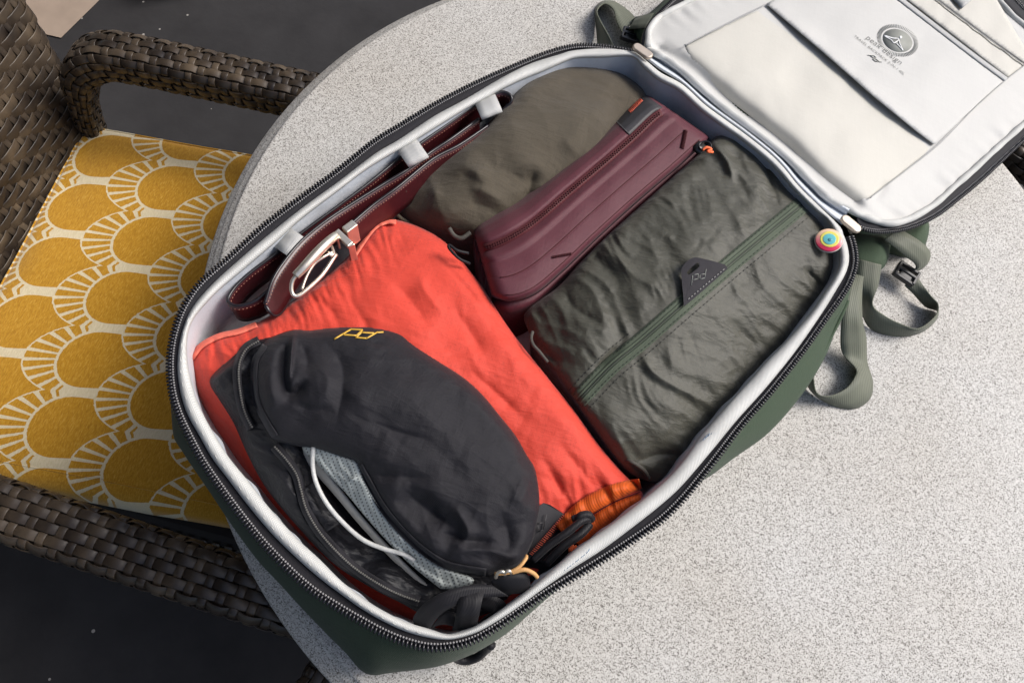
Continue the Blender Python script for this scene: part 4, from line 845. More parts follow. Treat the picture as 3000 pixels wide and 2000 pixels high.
LOW = Patch(low_o, lowz, ew=34, drop=.018, n=160, extra=low_x); LOW.build('pouch_body', M['blackin'], blk, step=5, zbot=.06)
zt = MB(); zpath = [(803, 1306), (838, 1345), (868, 1388), (881, 1432), (898, 1492), (933, 1553), (981, 1609), (1037, 1661), (1102, 1705), (1167, 1739), (1228, 1761)]
drape_strip(zt, LOW, zpath, 30, .0035, .002, 80, 4, .003); drape_strip(zt, LOW, [(759, 996), (721, 1018), (700, 1053), (694, 1098), (700, 1155), (712, 1206), (736, 1256)], 26, .003, .002, 60, 4, .003)
zt.build('zip_tape', M['tape'], blk)
zc = MB()
for path in (zpath, [(759, 998), (724, 1020), (704, 1055), (699, 1098), (705, 1155), (717, 1206), (740, 1254)]):
    p = cr(path, 4000); s = np.concatenate([[0], np.cumsum(np.linalg.norm(np.diff(p, axis=0), axis=1))])
    for u in np.arange(4, s[-1], 7.0):
        x, y = np.interp(u, s, p[:, 0]), np.interp(u, s, p[:, 1]); zc.add(at(x, y, float(LOW.z([x], [y])[0])+.0075)+EV*[.0012, .0012, .0012], EF)
tag(zc.build('zip_coil', M['coilgrey'], blk), kind='stuff')
# inner pocket and its dark liner
mb = MB(); drape_strip(mb, LOW, [(905, 1420), (960, 1500), (985, 1540)], 70, .004, .002, 20, 5, .003); mb.build('inner_pocket', M['blackin'], blk)
# mesh lining panel that hangs out of the opening
def zmesh(x, y): return tps([(890, 1310, .150), (1040, 1360, .165), (1000, 1440, .146), (1090, 1480, .160), (1100, 1540, .146), (1180, 1580, .160), (1220, 1640, .146), (1330, 1690, .150), (1280, 1710, .140)])(x, y)
MS = Patch([(884, 1312), (930, 1300), (1000, 1330), (1046, 1352), (1062, 1395), (1085, 1440), (1125, 1505), (1180, 1570), (1250, 1630), (1310, 1665), (1385, 1692), (1372, 1716), (1300, 1724), (1276, 1712), (1200, 1650), (1130, 1580), (1060, 1500), (1010, 1440), (940, 1370)], zmesh, ew=14, drop=.005, n=140, extra=lambda x, y, d: crease(x, y, [(935, 1330), (1020, 1440), (1120, 1550), (1240, 1660), (1320, 1710)], 9, -.006)+crease(x, y, [(1045, 1395), (1015, 1415)], 7, .003)+folds(x, y, 50, 90, 22, 31)*.0016)
MS.build('mesh_lining', M['mesh'], blk, step=4, thick=.0025)
PI_ = Patch([(880, 1318), (925, 1340), (990, 1420), (1060, 1510), (1150, 1610), (1230, 1690), (1270, 1720), (1240, 1722), (1160, 1650), (1060, 1545), (980, 1450), (915, 1375)], lambda x, y: zmesh(x, y)-.012, ew=10, drop=.003, n=120); PI_.build('lining_edge', M['cream'], blk, step=5, thick=.002)
tube('drawcord', cr([at(*p) for p in ((918, 1308, .158), (916, 1360, .150), (926, 1412, .146), (955, 1470, .144), (1000, 1525, .143), (1060, 1578, .143), (1120, 1605, .144), (1180, 1622, .146), (1215, 1640, .144))], 70), .0021, M['cord'], blk, 8)
# upper flap
up_o = [(772, 1000), (804, 983), (861, 965), (906, 967), (976, 959), (1085, 957), (1170, 973), (1213, 1007), (1276, 1050), (1362, 1109), (1417, 1160), (1459, 1211), (1510, 1275), (1544, 1334), (1566, 1370), (1578, 1430), (1580, 1490), (1573, 1529), (1562, 1580), (1538, 1632), (1512, 1661), (1449, 1680), (1427, 1688), (1340, 1674), (1288, 1653), (1228, 1609), (1167, 1549), (1119, 1492), (1080, 1427), (1052, 1379), (1035, 1352), (994, 1340), (920, 1314), (863, 1305), (800, 1285), (768, 1232), (745, 1175), (737, 1100), (745, 1040)]
upz = tps([(760, 1020, .172), (745, 1120, .175), (775, 1220, .172), (860, 1290, .170), (1000, 1335, .172), (900, 1000, .176), (1100, 980, .178), (1250, 1060, .180), (850, 1120, .190), (1000, 1150, .196), (1150, 1150, .198), (1300, 1250, .194), (1100, 1320, .186), (1420, 1300, .186), (1500, 1420, .184), (1540, 1540, .176), (1400, 1480, .186), (1250, 1480, .180), (1150, 1480, .174), (1300, 1600, .172), (1430, 1650, .168), (1560, 1400, .176)])
def up_x(px, py, d):
    z = perlin(px/150, py/150, 41)*.0035+perlin(px/60, py/60, 47)*.0006
    z += folds(px, py, 35, 300, 140, 44)*.0016
    z += crinkle(px, py, 70, 141)*.0012+crinkle(px, py, 34, 147)*.0005
    lowr = np.clip((px*.5+py*.87-1750)/250, 0, 1); z += lowr*crinkle(px, py, 80, 151)*.0045; z += lowr*folds(px, py, 40, 260, 110, 48)*.0022
    for pl, w_, dp in (([(862, 966), (853, 1040), (847, 1118)], 6, .0085), ([(838, 1000), (830, 1070), (836, 1140), (862, 1150), (900, 1110)], 18, -.011), ([(885, 1010), (900, 1060), (895, 1085)], 16, -.005),
                       ([(955, 1000), (1000, 1070), (1002, 1150), (985, 1240)], 30, -.0065), ([(920, 1060), (960, 1110), (950, 1170)], 26, .004), ([(800, 1040), (790, 1120), (810, 1200)], 22, .004), ([(860, 1180), (920, 1200), (980, 1190)], 20, -.004),
                       ([(1100, 1240), (1180, 1270), (1260, 1290)], 12, -.003), ([(1060, 1380), (1140, 1395), (1260, 1400)], 26, -.006), ([(1180, 1430), (1260, 1500), (1350, 1560)], 34, -.010), ([(1330, 1480), (1370, 1550), (1360, 1590)], 20, .007), ([(1290, 1560), (1360, 1580), (1440, 1590)], 16, -.007),
                       ([(1470, 1500), (1490, 1580), (1480, 1620)], 24, -.006), ([(1330, 1620), (1420, 1610), (1520, 1640)], 14, .004), ([(1010, 970), (1090, 1000), (1140, 1005)], 12, -.003), ([(1560, 1380), (1540, 1440), (1500, 1500)], 20, .004)): z = z+crease(px, py, pl, w_, dp)
    return z
UPF = Patch(up_o, upz, ew=42, drop=.020, n=220, extra=up_x); UPF.build('pouch_flap', M['black'], blk, step=4, zbot=.146, inward=.012)
mb = MB(); drape_strip(mb, UPF, [(1050, 1362), (1078, 1412), (1114, 1476), (1160, 1536), (1220, 1596), (1284, 1642), (1338, 1662), (1424, 1676)], 24, .0012, .003, 80, 5, .0015); mb.build('zip_binding', M['tape'], blk)
mb = MB(); drape_strip(mb, UPF, [(776, 1010), (750, 1050), (744, 1100), (750, 1170), (774, 1226), (806, 1278)], 20, .0012, .003, 60, 5, .0015); mb.build('zip_binding', M['tape'], blk)
lg = MB(); zq = lambda x, y: (600+x/3.137, 900+y/3.137)
for pl in ([(1188, 292), (1352, 196)], [(1340, 200), (1450, 206)], [(1450, 206), (1388, 262)], [(1392, 258), (1268, 250)], [(1442, 226), (1386, 280)], [(1382, 276), (1490, 284)], [(1484, 286), (1592, 224)], [(1580, 230), (1642, 226)], [(1440, 230), (1556, 236)]):
    drape_strip(lg, UPF, [zq(*p) for p in pl], 4.6, .0012, .0006, 6, 2)
lg.build('logo', M['gold'], blk)
# shoulder webbing bundled at the end, tan cord pulls
ribbon('sling_strap', [((1440, 1700, .172), (1452, 1742, .150)), ((1480, 1686, .178), (1495, 1738, .164)), ((1530, 1678, .178), (1545, 1736, .166)), ((1548, 1690, .170), (1556, 1740, .158)), ((1520, 1700, .150), (1530, 1745, .140))], .0014, M['blackweb'], blk, 40)
ribbon('sling_strap', [((1440, 1712, .172), (1490, 1745, .168)), ((1360, 1716, .176), (1400, 1752, .172)), ((1290, 1738, .174), (1330, 1775, .172)), ((1240, 1770, .164), (1290, 1800, .166)), ((1212, 1806, .148), (1262, 1838, .150)), ((1215, 1836, .13), (1258, 1850, .13))], .0014, M['blackweb'], blk, 50)
ribbon('sling_strap', [((1425, 1708, .170), (1378, 1712, .168)), ((1412, 1760, .176), (1346, 1752, .174)), ((1404, 1800, .172), (1336, 1800, .170)), ((1395, 1834, .158), (1330, 1828, .156)), ((1385, 1848, .14), (1325, 1842, .14))], .0014, M['blackweb'], blk, 40)
ribbon('sling_strap', [((1410, 1735, .160), (1400, 1778, .150)), ((1450, 1745, .158), (1440, 1795, .150)), ((1482, 1768, .150), (1420, 1806, .146)), ((1470, 1790, .14), (1400, 1825, .138))], .0014, M['blackweb'], blk, 30)
ribbon('sling_strap', [((1262, 1838, .150), (1290, 1800, .156)), ((1300, 1828, .154), (1312, 1790, .158)), ((1345, 1838, .150), (1350, 1800, .154)), ((1375, 1850, .14), (1390, 1820, .145))], .0014, M['blackweb'], blk, 30)
tube('cord_pull', cr([at(*p) for p in ((1450, 1680, .176), (1490, 1676, .180), (1520, 1660, .182), (1540, 1636, .182), (1542, 1628, .178))], 30), .0017, M['tan'], blk, 8)
tube('cord_pull', cr([at(*p) for p in ((1500, 1676, .180), (1535, 1668, .182), (1562, 1678, .180), (1574, 1690, .176))], 30), .0020, M['tan'], blk, 8)
mb = MB(); mb.add(*tube_vf(cr([at(*p) for p in ((1452, 1692, .174), (1460, 1676, .180), (1475, 1674, .181), (1478, 1684, .176))], 20), .0016, 8)); mb.add(*tube_vf(cr([at(*p) for p in ((1478, 1690, .174), (1482, 1674, .181), (1494, 1672, .182), (1498, 1682, .177))], 20), .0016, 8)); mb.build('zip_slider', M['chrome'], blk)

# ---- taupe pouch at the top end
tau = empty('taupe_pouch', tuple(at(1550, 430, .012)), 'taupe twill stuff pouch squeezed in beside the belt and the burgundy case', 'pouch')
tau_o = [(1152, 612), (1160, 590), (1195, 548), (1240, 505), (1330, 440), (1400, 390), (1455, 335), (1495, 292), (1530, 252), (1570, 220), (1620, 198), (1670, 190), (1740, 194), (1810, 212), (1862, 242), (1890, 272), (1890, 320), (1800, 420), (1650, 540), (1500, 640), (1400, 700), (1370, 700), (1310, 690), (1250, 680), (1190, 650)]
tauz = tps([(1160, 610, .118), (1240, 540, .140), (1350, 470, .158), (1450, 400, .166), (1550, 320, .166), (1650, 240, .158), (1780, 240, .150), (1860, 280, .145), (1550, 450, .170), (1700, 350, .166), (1400, 560, .164), (1300, 620, .150), (1250, 660, .125), (1370, 660, .140), (1480, 600, .150), (1600, 540, .150), (1800, 380, .150)])
def tau_x(px, py, d):
    z = perlin(px/140, py/140, 61)*.003+folds(px, py, 55, 260, 110, 62)*.0014+crinkle(px, py, 80, 171)*.0030
    for pl, w_, dp in (([(1566, 500), (1552, 550), (1540, 600)], 22, -.008), ([(1420, 480), (1500, 510), (1545, 550)], 36, -.005), ([(1375, 550), (1430, 562), (1480, 600)], 20, .004), ([(1370, 590), (1420, 605), (1470, 630)], 22, -.003), ([(1340, 500), (1390, 530), (1440, 545)], 22, -.0035), ([(1640, 250), (1700, 230), (1790, 260)], 16, -.003), ([(1720, 320), (1760, 290), (1830, 290)], 22, -.003), ([(1650, 400), (1680, 440), (1700, 450)], 24, .003), ([(1280, 540), (1270, 590), (1260, 640)], 24, .004)): z = z+crease(px, py, pl, w_, dp)
    return z
TAU = Patch(tau_o, tauz, ew=48, drop=.018, n=180, extra=tau_x); TAU.build('pouch_fabric', M['taupe'], tau, step=5, zbot=.014)
tube('piping', cr([at(*p) for p in ((1188, 556, .150), (1160, 588, .142), (1152, 606, .132), (1164, 630, .120), (1190, 650, .112), (1230, 668, .105))], 40), .0024, M['taupe'], tau, 8)
tube('zip_cord', cr([at(*p) for p in ((1315, 668, .140), (1330, 690, .136), (1352, 698, .136), (1378, 682, .138))], 24), .0028, M['loopgrey'], tau, 8)
tube('elastic_loop', cr([at(*p) for p in ((1372, 742, .160), (1340, 734, .166), (1316, 718, .166), (1318, 730, .166), (1346, 758, .164), (1376, 772, .156))], 40), .0016, M['blackweb'], tau, 8)

# ---- burgundy case
bur = empty('burgundy_case', tuple(at(1720, 560, .012)), 'burgundy coated zip case wedged between taupe pouch and olive cube', 'case')
# cross-section heights from the upper left edge (v=0) to the lower right edge (v=1)
bL = cr([(1384, 668), (1400, 648), (1460, 612), (1530, 572), (1620, 500), (1720, 420), (1800, 350), (1845, 305), (1870, 286), (1900, 278)], 160)
bR = cr([(1440, 870), (1500, 884), (1570, 862), (1650, 795), (1760, 690), (1870, 590), (1970, 505), (2030, 452), (2072, 412), (2078, 400)], 160)
vs = np.linspace(0, 1, 60); us = np.linspace(0, 1, 160)
vp = [0, .04, .10, .18, .25, .285, .30, .33, .36, .375, .40, .45, .49, .515, .55, .62, .70, .708, .72, .80, .90, .915, .93, .96, .985, 1]
zp = [.128, .146, .160, .167, .168, .1655, .1635, .1645, .1635, .1635, .166, .1692, .1688, .1668, .1672, .1676, .1674, .1668, .1674, .167, .1658, .1652, .1646, .162, .154, .138]
Zv = np.interp(vs, vp, zp)
G = bL[:, None]*(1-vs)[None, :, None]+bR[:, None]*vs[None, :, None]
bend = np.sin(math.pi*np.clip(us/.22, 0, 1)*.5)
endd = np.minimum(us/.07, (1-us)/.035).clip(0, 1); prof_e = np.sqrt(1-(1-endd)**2)
zg = Zv[None, :]-(1-prof_e)[:, None]*.022-(1-bend)[:, None]*.012*(1-vs)[None]+perlin(G[..., 0]/80, G[..., 1]/80, 71)*.0009
pu = np.exp(-((us-.22)/.02)**2)[:, None]*np.exp(-((vs-.5)/.03)**2)[None]*-.004; zg = zg+pu*0
Vb = AT(G[..., 0], G[..., 1], zg); nu, nv = zg.shape
low1 = Vb.copy(); low1[..., 2] = T+.03
rim = [(i, 0) for i in range(nu)]+[(nu-1, j) for j in range(1, nv)]+[(i, nv-1) for i in range(nu-2, -1, -1)]+[(0, j) for j in range(nv-2, 0, -1)]
tv = Vb.reshape(-1, 3); ti = [i*nv+j for i, j in rim]; bot = tv[ti].copy(); cb = bot.mean(0); bot[:, :2] += (cb-bot)[:, :2]*.06; midr = tv[ti].copy(); midr[:, 2] -= .03; bot[:, 2] = T+.014; nR = len(ti); nt = len(tv)
Fb = [f[::-1] for f in grid_faces(nu, nv)]
Fb = grid_faces(nu, nv)
Fb += [(ti[(k+1) % nR], ti[k], nt+k, nt+(k+1) % nR) for k in range(nR)]+[(nt+(k+1) % nR, nt+k, nt+nR+k, nt+nR+(k+1) % nR) for k in range(nR)]+[tuple(nt+nR+k for k in range(nR))]
mesh('case_body', np.concatenate([tv, midr, bot]), Fb, M['burg'], bur)
class BurS:
    def z(s, px, py, d=None):
        px = np.atleast_1d(np.asarray(px, float)); py = np.atleast_1d(np.asarray(py, float)); out = np.zeros(px.shape)
        F2 = G.reshape(-1, 2); Z2 = zg.reshape(-1)
        for i in range(px.size):
            d_ = (F2[:, 0]-px.flat[i])**2+(F2[:, 1]-py.flat[i])**2; k = np.argpartition(d_, 4)[:4]; w_ = 1/(d_[k]+1); out.flat[i] = (Z2[k]*w_).sum()/w_.sum()
        return out
BUR = BurS()
def bpath(v, u0, u1, n=40):
    u = np.linspace(u0, u1, n); a = np.stack([np.interp(u, us, bL[:, k]) for k in (0, 1)], 1); b = np.stack([np.interp(u, us, bR[:, k]) for k in (0, 1)], 1); return a*(1-v)+b*v
zt = MB(); p = bpath(.33, .03, .965, 60); drape_strip(zt, BUR, p, 22, .0012, .002, 100, 4, .0012); zt.build('zip_tape', M['burgzip'], bur)
zc = MB()
for v_ in (.318, .342):
    p = bpath(v_, .04, .96, 1200); s = np.concatenate([[0], np.cumsum(np.linalg.norm(np.diff(p, axis=0), axis=1))]); zs_ = BUR.z(p[::10, 0], p[::10, 1]); 
    for u in np.arange(0, s[-1], 7.5):
        x, y = np.interp(u, s, p[:, 0]), np.interp(u, s, p[:, 1]); zc.add(at(x, y, np.interp(u, s[::10], zs_)+.0026)+EV*[.0012, .0012, .0010], EF)
tag(zc.build('zip_coil', M['burgthread'], bur), kind='stuff')
bp = MB()
iu = np.where((us > .80) & (us < .988))[0]; jv = np.where((vs > .005) & (vs < .285))[0]
gp = AT(G[np.ix_(iu, jv)][..., 0], G[np.ix_(iu, jv)][..., 1], zg[np.ix_(iu, jv)]+.0014); gl_ = gp-np.array([0, 0, .0016]); k_ = gp.shape[0]*gp.shape[1]
f1 = grid_faces(gp.shape[0], gp.shape[1]); bp.add(np.concatenate([gp.reshape(-1, 3), gl_.reshape(-1, 3)]), f1+[tuple(i_+k_ for i_ in f[::-1]) for f in f1]+[(c, c+1, c+1+k_, c+k_) for c in range(gp.shape[1]-1)])
bp.build('corner_patch', M['rubber'], bur)
sg = MB()
for i in range(14):
    t = i/13; x, y = 1844+34*t, 326-34*t; drape_strip(sg, BUR, [(x-4, y-4), (x+5, y+4)], 2.2, .0026, .0008, 3, 2)
sg.build('stitching', M['orangethread'], bur)
sg = MB()
for (x0, y0), (x1, y1) in (((1618, 752), (1672, 742)), ((2008, 382), (1998, 432))):
    for i in range(13):
        t = i/12; x, y = x0+(x1-x0)*t, y0+(y1-y0)*t; dx, dy = (y1-y0), -(x1-x0); k = 5/math.hypot(dx, dy); drape_strip(sg, BUR, [(x-dx*k, y-dy*k), (x+dx*k+2, y+dy*k+2)], 2.4, .0012, .0008, 3, 2)
sg.build('bar_tack', M['burgthread'], bur)
sm = MB()
for v_ in (.708, .92): drape_strip(sm, BUR, bpath(v_, .06, .97, 30), 2.2, .0007, .0006, 60, 2)
sm.build('seam', M['burgthread'], bur)
mb = MB(); mb.add(*box_vf(at(2046, 432, .162), (.006, -.003, 0), (.003, .006, 0), (0, 0, .0025))); a_ = np.linspace(0, 2*math.pi, 25); cc = at(2065, 428, .167)
mb.add(*tube_vf(np.stack([cc[0]+.0068*np.cos(a_), cc[1]+.0068*np.sin(a_), cc[2]+.002*np.cos(a_)], 1), .0013, 8)); mb.build('zip_puller', M['bplastic'], bur)
tube('cord_pull', cr([at(*p) for p in ((2058, 440, .170), (2070, 432, .172), (2084, 438, .170), (2072, 444, .170), (2088, 446, .166))], 24), .0016, M['orangecord'], bur, 8)

# ---- olive packing cube
oli = empty('olive_packing_cube', tuple(at(2000, 900, .012)), 'dark olive crinkled packing cube with a green zip strip along its middle', 'packing cube')
oli_o = [(1535, 935), (1548, 905), (1580, 880), (1640, 835), (1700, 770), (1780, 690), (1880, 600), (1980, 510), (2060, 440), (2090, 405), (2120, 393), (2180, 405), (2235, 440), (2268, 490), (2300, 540), (2345, 590), (2395, 640), (2430, 690), (2445, 745), (2440, 800), (2412, 862), (2370, 920), (2300, 1005), (2215, 1105), (2120, 1210), (2040, 1295), (1985, 1370), (1930, 1412), (1880, 1402), (1830, 1370), (1760, 1280), (1680, 1170), (1620, 1085), (1570, 1010)]
oliz = tps([(1550, 920, .130), (1650, 880, .150), (1750, 800, .160), (1900, 650, .160), (2020, 540, .158), (2120, 430, .152), (2230, 480, .152), (1700, 1000, .162), (1850, 900, .172), (2000, 760, .174), (2150, 620, .168), (2280, 590, .158), (1750, 1120, .158), (1900, 1030, .170), (2080, 860, .172), (2250, 720, .166), (2380, 680, .158), (2420, 760, .152), (1850, 1280, .150), (2000, 1150, .158), (2150, 1000, .156), (2300, 850, .154), (1920, 1380, .125), (2050, 1260, .135), (2200, 1090, .138), (2350, 910, .140)])
zline = [(1692, 1174), (1790, 1072), (1880, 998), (2000, 893), (2120, 790), (2240, 690), (2350, 600)]
def oli_x(px, py, d):
    dz = pdist(px, py, zline)[0]; away = np.clip((dz-26)/45, 0, 1)
    side = np.where((px*.66+py*.75) < (2000*.66+893*.75), 1.0, .75)
    msk = np.clip(.55+1.1*perlin(px/150, py/150, 88), .12, 1.25); msk2 = np.clip(.5+1.3*perlin(px/110+9, py/110, 89), 0, 1.2)
    z = away*side*(msk*folds(px, py, 46, 380, 74, 81, .9)*.0046+msk2*folds(px, py, 62, 240, 34, 83, .9)*.0014+crinkle(px, py, 60, 91)*.0016+crinkle(px, py, 24, 95)*.0005)+perlin(px/160, py/160, 86)*.004
    for pl, w_, dp in (([(2090, 420), (2130, 470), (2150, 540)], 14, .006), ([(2150, 410), (2220, 450), (2262, 540), (2282, 600)], 10, -.007), ([(2160, 450), (2210, 520), (2235, 590)], 22, .005), ([(1560, 985), (1600, 1040), (1650, 1060)], 12, -.006), ([(1740, 1090), (1790, 1040), (1830, 1000)], 12, -.006), ([(1650, 830), (1680, 900), (1760, 950)], 18, -.005), ([(1790, 720), (1850, 800), (1960, 860)], 16, .004), ([(1870, 1350), (1930, 1330), (1990, 1330)], 14, -.006), ([(2350, 780), (2390, 820), (2400, 860)], 14, -.005), ([(2150, 960), (2200, 1000), (2220, 1040)], 16, -.004)): z = z+crease(px, py, pl, w_, dp)
    return z-np.exp(-(dz/16)**2)*.0006
OLI = Patch(oli_o, oliz, ew=42, drop=.013, n=200, extra=oli_x); OLI.build('cube_fabric', M['olive'], oli, step=4.5, zbot=.014, inward=.02)
zt = MB(); drape_strip(zt, OLI, zline, 52, .0012, .002, 140, 7, .0006); zt.build('zip_tape', M['olivetape'], oli)
zc = MB()
for k in (-1, 1):
    p = cr([(x+k*5, y+k*6) for x, y in zline], 160); drape_strip(zc, OLI, p, 7, .0022, .001, 140, 3, .0008)
zc.build('zip_coil', M['olivetape'], oli)
zc = MB(); drape_strip(zc, OLI, zline, 2.4, .0030, .001, 140, 2); zc.build('zip_gap', M['olivethread'], oli)
sg = MB()
for k in (-21, 21, 40): drape_stitch(sg, OLI, [(x+k*.66, y+k*.75) for x, y in zline], 8, 6, 1.8, .0022 if abs(k) < 30 else .0008)
drape_stitch(sg, OLI, [(x-40*.66, y-40*.75) for x, y in zline[:3]], 8, 6, 1.8); sg.build('stitching', M['olivethread'], oli)
# leather tab with slot
tabS = _S(lambda x, y: oliz(np.asarray(x, float), np.asarray(y, float))+.0075)
tab_o = [(1996, 800), (1998, 784), (2012, 766), (2030, 755), (2052, 756), (2128, 776), (2132, 786), (2014, 890), (2006, 888), (2000, 850)]
ho = [(2014, 795), (2040, 771), (2046, 770), (2049, 777), (2046, 784), (2022, 803), (2015, 803)]
pts = [np.array(p, float) for p in tab_o]; ptsH = [np.array(p, float) for p in ho]
def ringtab(name, outer, hole, S, th, mat, parent):
    n = 48; c = np.mean(hole, 0); o1 = cr(outer, 200, True); h1 = cr(hole, 120, True); an = np.linspace(-math.pi, math.pi, n, endpoint=False)
    def hit(poly): 
        a = np.arctan2(poly[:, 1]-c[1], poly[:, 0]-c[0]); r_ = np.hypot(*(poly-c).T); i = np.argsort(a); return np.interp(an, a[i], r_[i], period=2*math.pi)
    ro, rh = hit(o1), hit(h1); rings_ = []
    for t in (0, .5, 1): 
        rr_ = rh*(1-t)+ro*t; x = c[0]+rr_*np.cos(an); y = c[1]+rr_*np.sin(an); rings_.append((x, y))
    top = [AT(x, y, S.z(x, y)+th) for x, y in rings_]; bot = [AT(x, y, S.z(x, y)) for x, y in rings_[::-1]]
    V = np.concatenate(top+bot+[top[0]]); mesh(name, V, [f[::-1] for f in grid_faces(7, n, True)], mat, parent, False)
ringtab('pull_tab', tab_o, ho, tabS, .0022, M['tabgrey'], oli)
topS = _S(lambda x, y: tabS.z(x, y)+.0022)
sg = MB(); drape_stitch(sg, topS, [(2122, 788), (2012, 880)], 7, 4, 2.2, .0006); sg.build('stitching', M['greythread'], oli)
lg = MB(); zq = lambda x, y: (2000+x/2.351, 667+y/2.351)
for pl in ([(60, 398), (70, 325)], [(70, 325), (108, 318)], [(108, 318), (104, 352)], [(104, 352), (66, 360)], [(120, 322), (118, 354)], [(118, 354), (152, 346)], [(152, 346), (162, 285)], [(120, 322), (154, 318)]): drape_strip(lg, topS, [zq(*p) for p in pl], 1.8, .0005, .0005, 3, 2)
lg.build('logo', M['ink'], oli)
tube('zip_cord', cr([at(*p) for p in ((1560, 972, .150), (1556, 990, .155), (1562, 1010, .158), (1580, 1030, .156), (1604, 1060, .15))], 30), .0018, M['loopgrey'], oli, 8)
tube('piping', cr([at(*p) for p in ((1828, 1345, .130), (1850, 1352, .136), (1885, 1376, .130), (1900, 1400, .12))], 30), .0022, M['loopgrey'], oli, 8)
# ---- round enamel pin
pin = empty('enamel_pin', tuple(at(2428, 704, .160)), 'round enamel pin with pink, yellow and turquoise rings on the olive cube', 'pin badge')
pc_ = at(2428, 704, .1655); ex = at(2428+20, 704+24, .158)-at(2428, 704, .1655); nrm_ = np.array([-.28, -.10, .95]); nrm_ /= np.linalg.norm(nrm_); ax = np.cross([0, 1, 0], nrm_); ax /= np.linalg.norm(ax); ay = np.cross(nrm_, ax)
def disc(name, r0, dz, th, mat, c=(0, 0)):
    a = np.linspace(0, 2*math.pi, 40, endpoint=False); b = pc_+ax*c[0]+ay*c[1]+nrm_*dz; q = b+np.outer(np.cos(a)*r0, ax)+np.outer(np.sin(a)*r0, ay)
    V = np.concatenate([q, q+nrm_*th*.6, b+(q-b)*.94+nrm_*th]); Fc = [tuple(range(40))[::-1], tuple(range(80, 120))]+grid_faces(3, 40, True); return mesh(name, V, Fc, mat, pin, True)
m, N, L, B = newmat('enamel_pink'); v = coords(N, L); B.inputs['Roughness'].default_value = .22
sp = N.new('ShaderNodeSeparateXYZ'); L.new(v, sp.inputs[0]); rp = ramp(N, [(.42, lin(226, 60, 96)), (.5, lin(244, 150, 150)), (.56, lin(246, 206, 170))])
L.new(mth(N, L, 'ADD', mth(N, L, 'MULTIPLY', mth(N, L, 'SUBTRACT', sp.outputs[1], float(pc_[1])), 9.0), .5), rp.inputs[0]); L.new(rp.outputs[0], B.inputs['Base Color']); M['pink'] = m
for nm_, c_ in (('yel', (238, 226, 110)), ('turq', (112, 200, 205)), ('turqd', (84, 156, 162)), ('rimsil', (206, 196, 186))): M[nm_] = plain('enamel_'+nm_, lin(*c_), .22)
disc('pin_back', .0152, -.002, .002, M['rimsil']); disc('pin_rim', .0146, 0, .0016, M['pink']); disc('pin_ring', .0102, .0016, .0004, M['yel'], (.0005, .0005)); disc('pin_centre', .0070, .0020, .0004, M['turq'], (.0003, .0005)); disc('pin_dot', .0022, .0024, .0003, M['turqd'], (.0008, -.0005))

# ---- leather belt coiled on edge along the side wall
belt = empty('leather_belt', tuple(at(1000, 640, .12)), 'burgundy leather belt with a silver buckle coiled on edge along the side wall', 'belt')
def vstrip(mbs, pts, hgt=.034, tilt=0.0, n=80, tip=0.0, edge=True):
    """belt standing on edge: pts are the upper edge; tilt leans the lower edge towards the photo's lower right"""
    P = cr([at(*p) for p in pts], n); tl = np.broadcast_to(np.asarray(np.interp(np.linspace(0, 1, n), np.linspace(0, 1, len(np.atleast_1d(tilt))), np.atleast_1d(tilt))), (n,))
    nrm2 = np.array([.62, -.78, 0]); h_ = np.full(n, hgt)
    if tip: u = np.linspace(0, 1, n); h_ = hgt*np.sqrt(np.clip(u/tip, 0, 1)*(2-np.clip(u/tip, 0, 1))).clip(.05, 1)
    lowp = P+nrm2*(np.sin(tl)*h_)[:, None]-np.array([0, 0, 1])*(np.cos(tl)*h_)[:, None]
    mbs[0].add(*strip_vf(P, lowp, .0034, 5))
    mbs[1].add(*tube_vf(P, .0019, 6)); mbs[1].add(*tube_vf(lowp, .0019, 6))
    t = np.gradient(P, axis=0); w_ = lowp-P; nn = np.cross(t, w_); nn /= np.linalg.norm(nn, axis=1)[:, None]+1e-9
    if (nn@nrm2).mean() < 0: nn = -nn
    for sd_ in (-1, 1):
        q = P+w_*.13+nn*sd_*.0019
        qs = cr(q, n*2)
        for i in range(0, len(qs)-2, 3): mbs[2].add(*tube_vf([qs[i], qs[i+1], qs[i+2]][:2], .0004, 4))
mbs = [MB(), MB(), MB()]
vstrip(mbs, [(1466, 326, .150), (1492, 306, .156), (1499, 288, .160), (1486, 273, .162), (1458, 273, .162), (1392, 309, .160), (1320, 359, .158), (1237, 417, .157), (1171, 464, .157), (1079, 538, .157), (999, 598, .157), (886, 681, .157), (816, 738, .157), (745, 790, .157), (700, 829, .157), (674, 862, .157), (669, 884, .157), (690, 896, .157), (720, 892, .158), (755, 877, .159), (795, 842, .160), (850, 790, .160)], n=200)
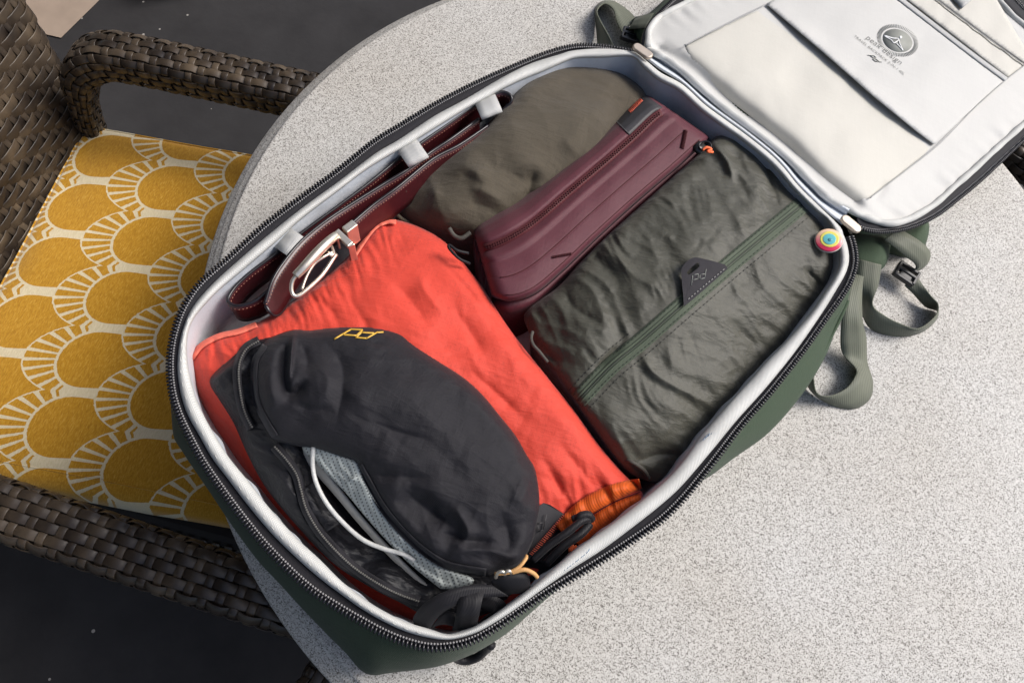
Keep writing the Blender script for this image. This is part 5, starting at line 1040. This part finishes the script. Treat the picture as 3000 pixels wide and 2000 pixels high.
vstrip(mbs, [(776, 890, .166), (798, 822, .172), (833, 766, .172), (886, 703, .170), (956, 646, .168), (1026, 600, .165), (1126, 538, .162), (1190, 499, .162), (1265, 444, .160), (1320, 408, .160), (1403, 348, .158)], tilt=[.75, .6, .35, .25, .2, .15, .1], n=140, tip=.10)
vstrip(mbs, [(1010, 672, .164), (1093, 601, .162), (1168, 546, .162), (1265, 468, .160), (1347, 424, .158), (1430, 368, .156)], tilt=[.3, .25, .2, .15], n=90)
mbs[0].build('strap', M['leather'], belt); mbs[1].build('painted_edge', M['beltedge'], belt); mbs[2].build('stitching', M['cotton'], belt)
def prism(mb, poly, z0, z1):
    n = len(poly); a = [at(x, y, z1) for x, y in poly]; b = [np.array([p[0], p[1], T+z0]) for p in a]
    mb.add(a+b, [tuple(range(n))[::-1], tuple(range(n, 2*n))]+[(i, (i+1) % n, n+(i+1) % n, n+i) for i in range(n)])
bk = MB(); prism(bk, [(1000, 665), (1031, 642), (1049, 658), (1017, 682)], .150, .182); prism(bk, [(977, 680), (991, 668), (1035, 709), (1019, 723)], .176, .182); prism(bk, [(977, 680), (983, 675), (990, 681), (984, 687)], .150, .182); prism(bk, [(1026, 715), (1035, 709), (1041, 716), (1019, 723)], .150, .182)
bevel(bk.build('keeper', M['chrome'], belt, False), .0012)
fr = MB(); fr.add(*tube_vf(cr([at(*p) for p in ((985, 690, .182), (966, 705, .186), (935, 735, .189), (895, 778, .188), (866, 808, .185))], 40), [.0044+.0008*math.sin(i/39*math.pi) for i in range(40)], 10))
fr.add(*tube_vf(cr([at(*p) for p in ((866, 808, .185), (856, 826, .182), (854, 850, .178), (862, 866, .175), (878, 864, .174), (905, 843, .174), (938, 812, .174), (958, 786, .174), (972, 764, .174), (985, 745, .172))], 60), .0022, 8))
fr.build('buckle_frame', M['chrome'], belt)
tube('prong', cr([at(*p) for p in ((975, 738, .182), (950, 752, .184), (922, 772, .183), (900, 806, .181), (884, 848, .178))], 30), .0014, M['chrome'], belt, 8)
tube('prong_bar', cr([at(*p) for p in ((972, 722, .178), (978, 742, .180), (968, 748, .182), (962, 738, .182))], 20), .0016, M['chrome'], belt, 8)
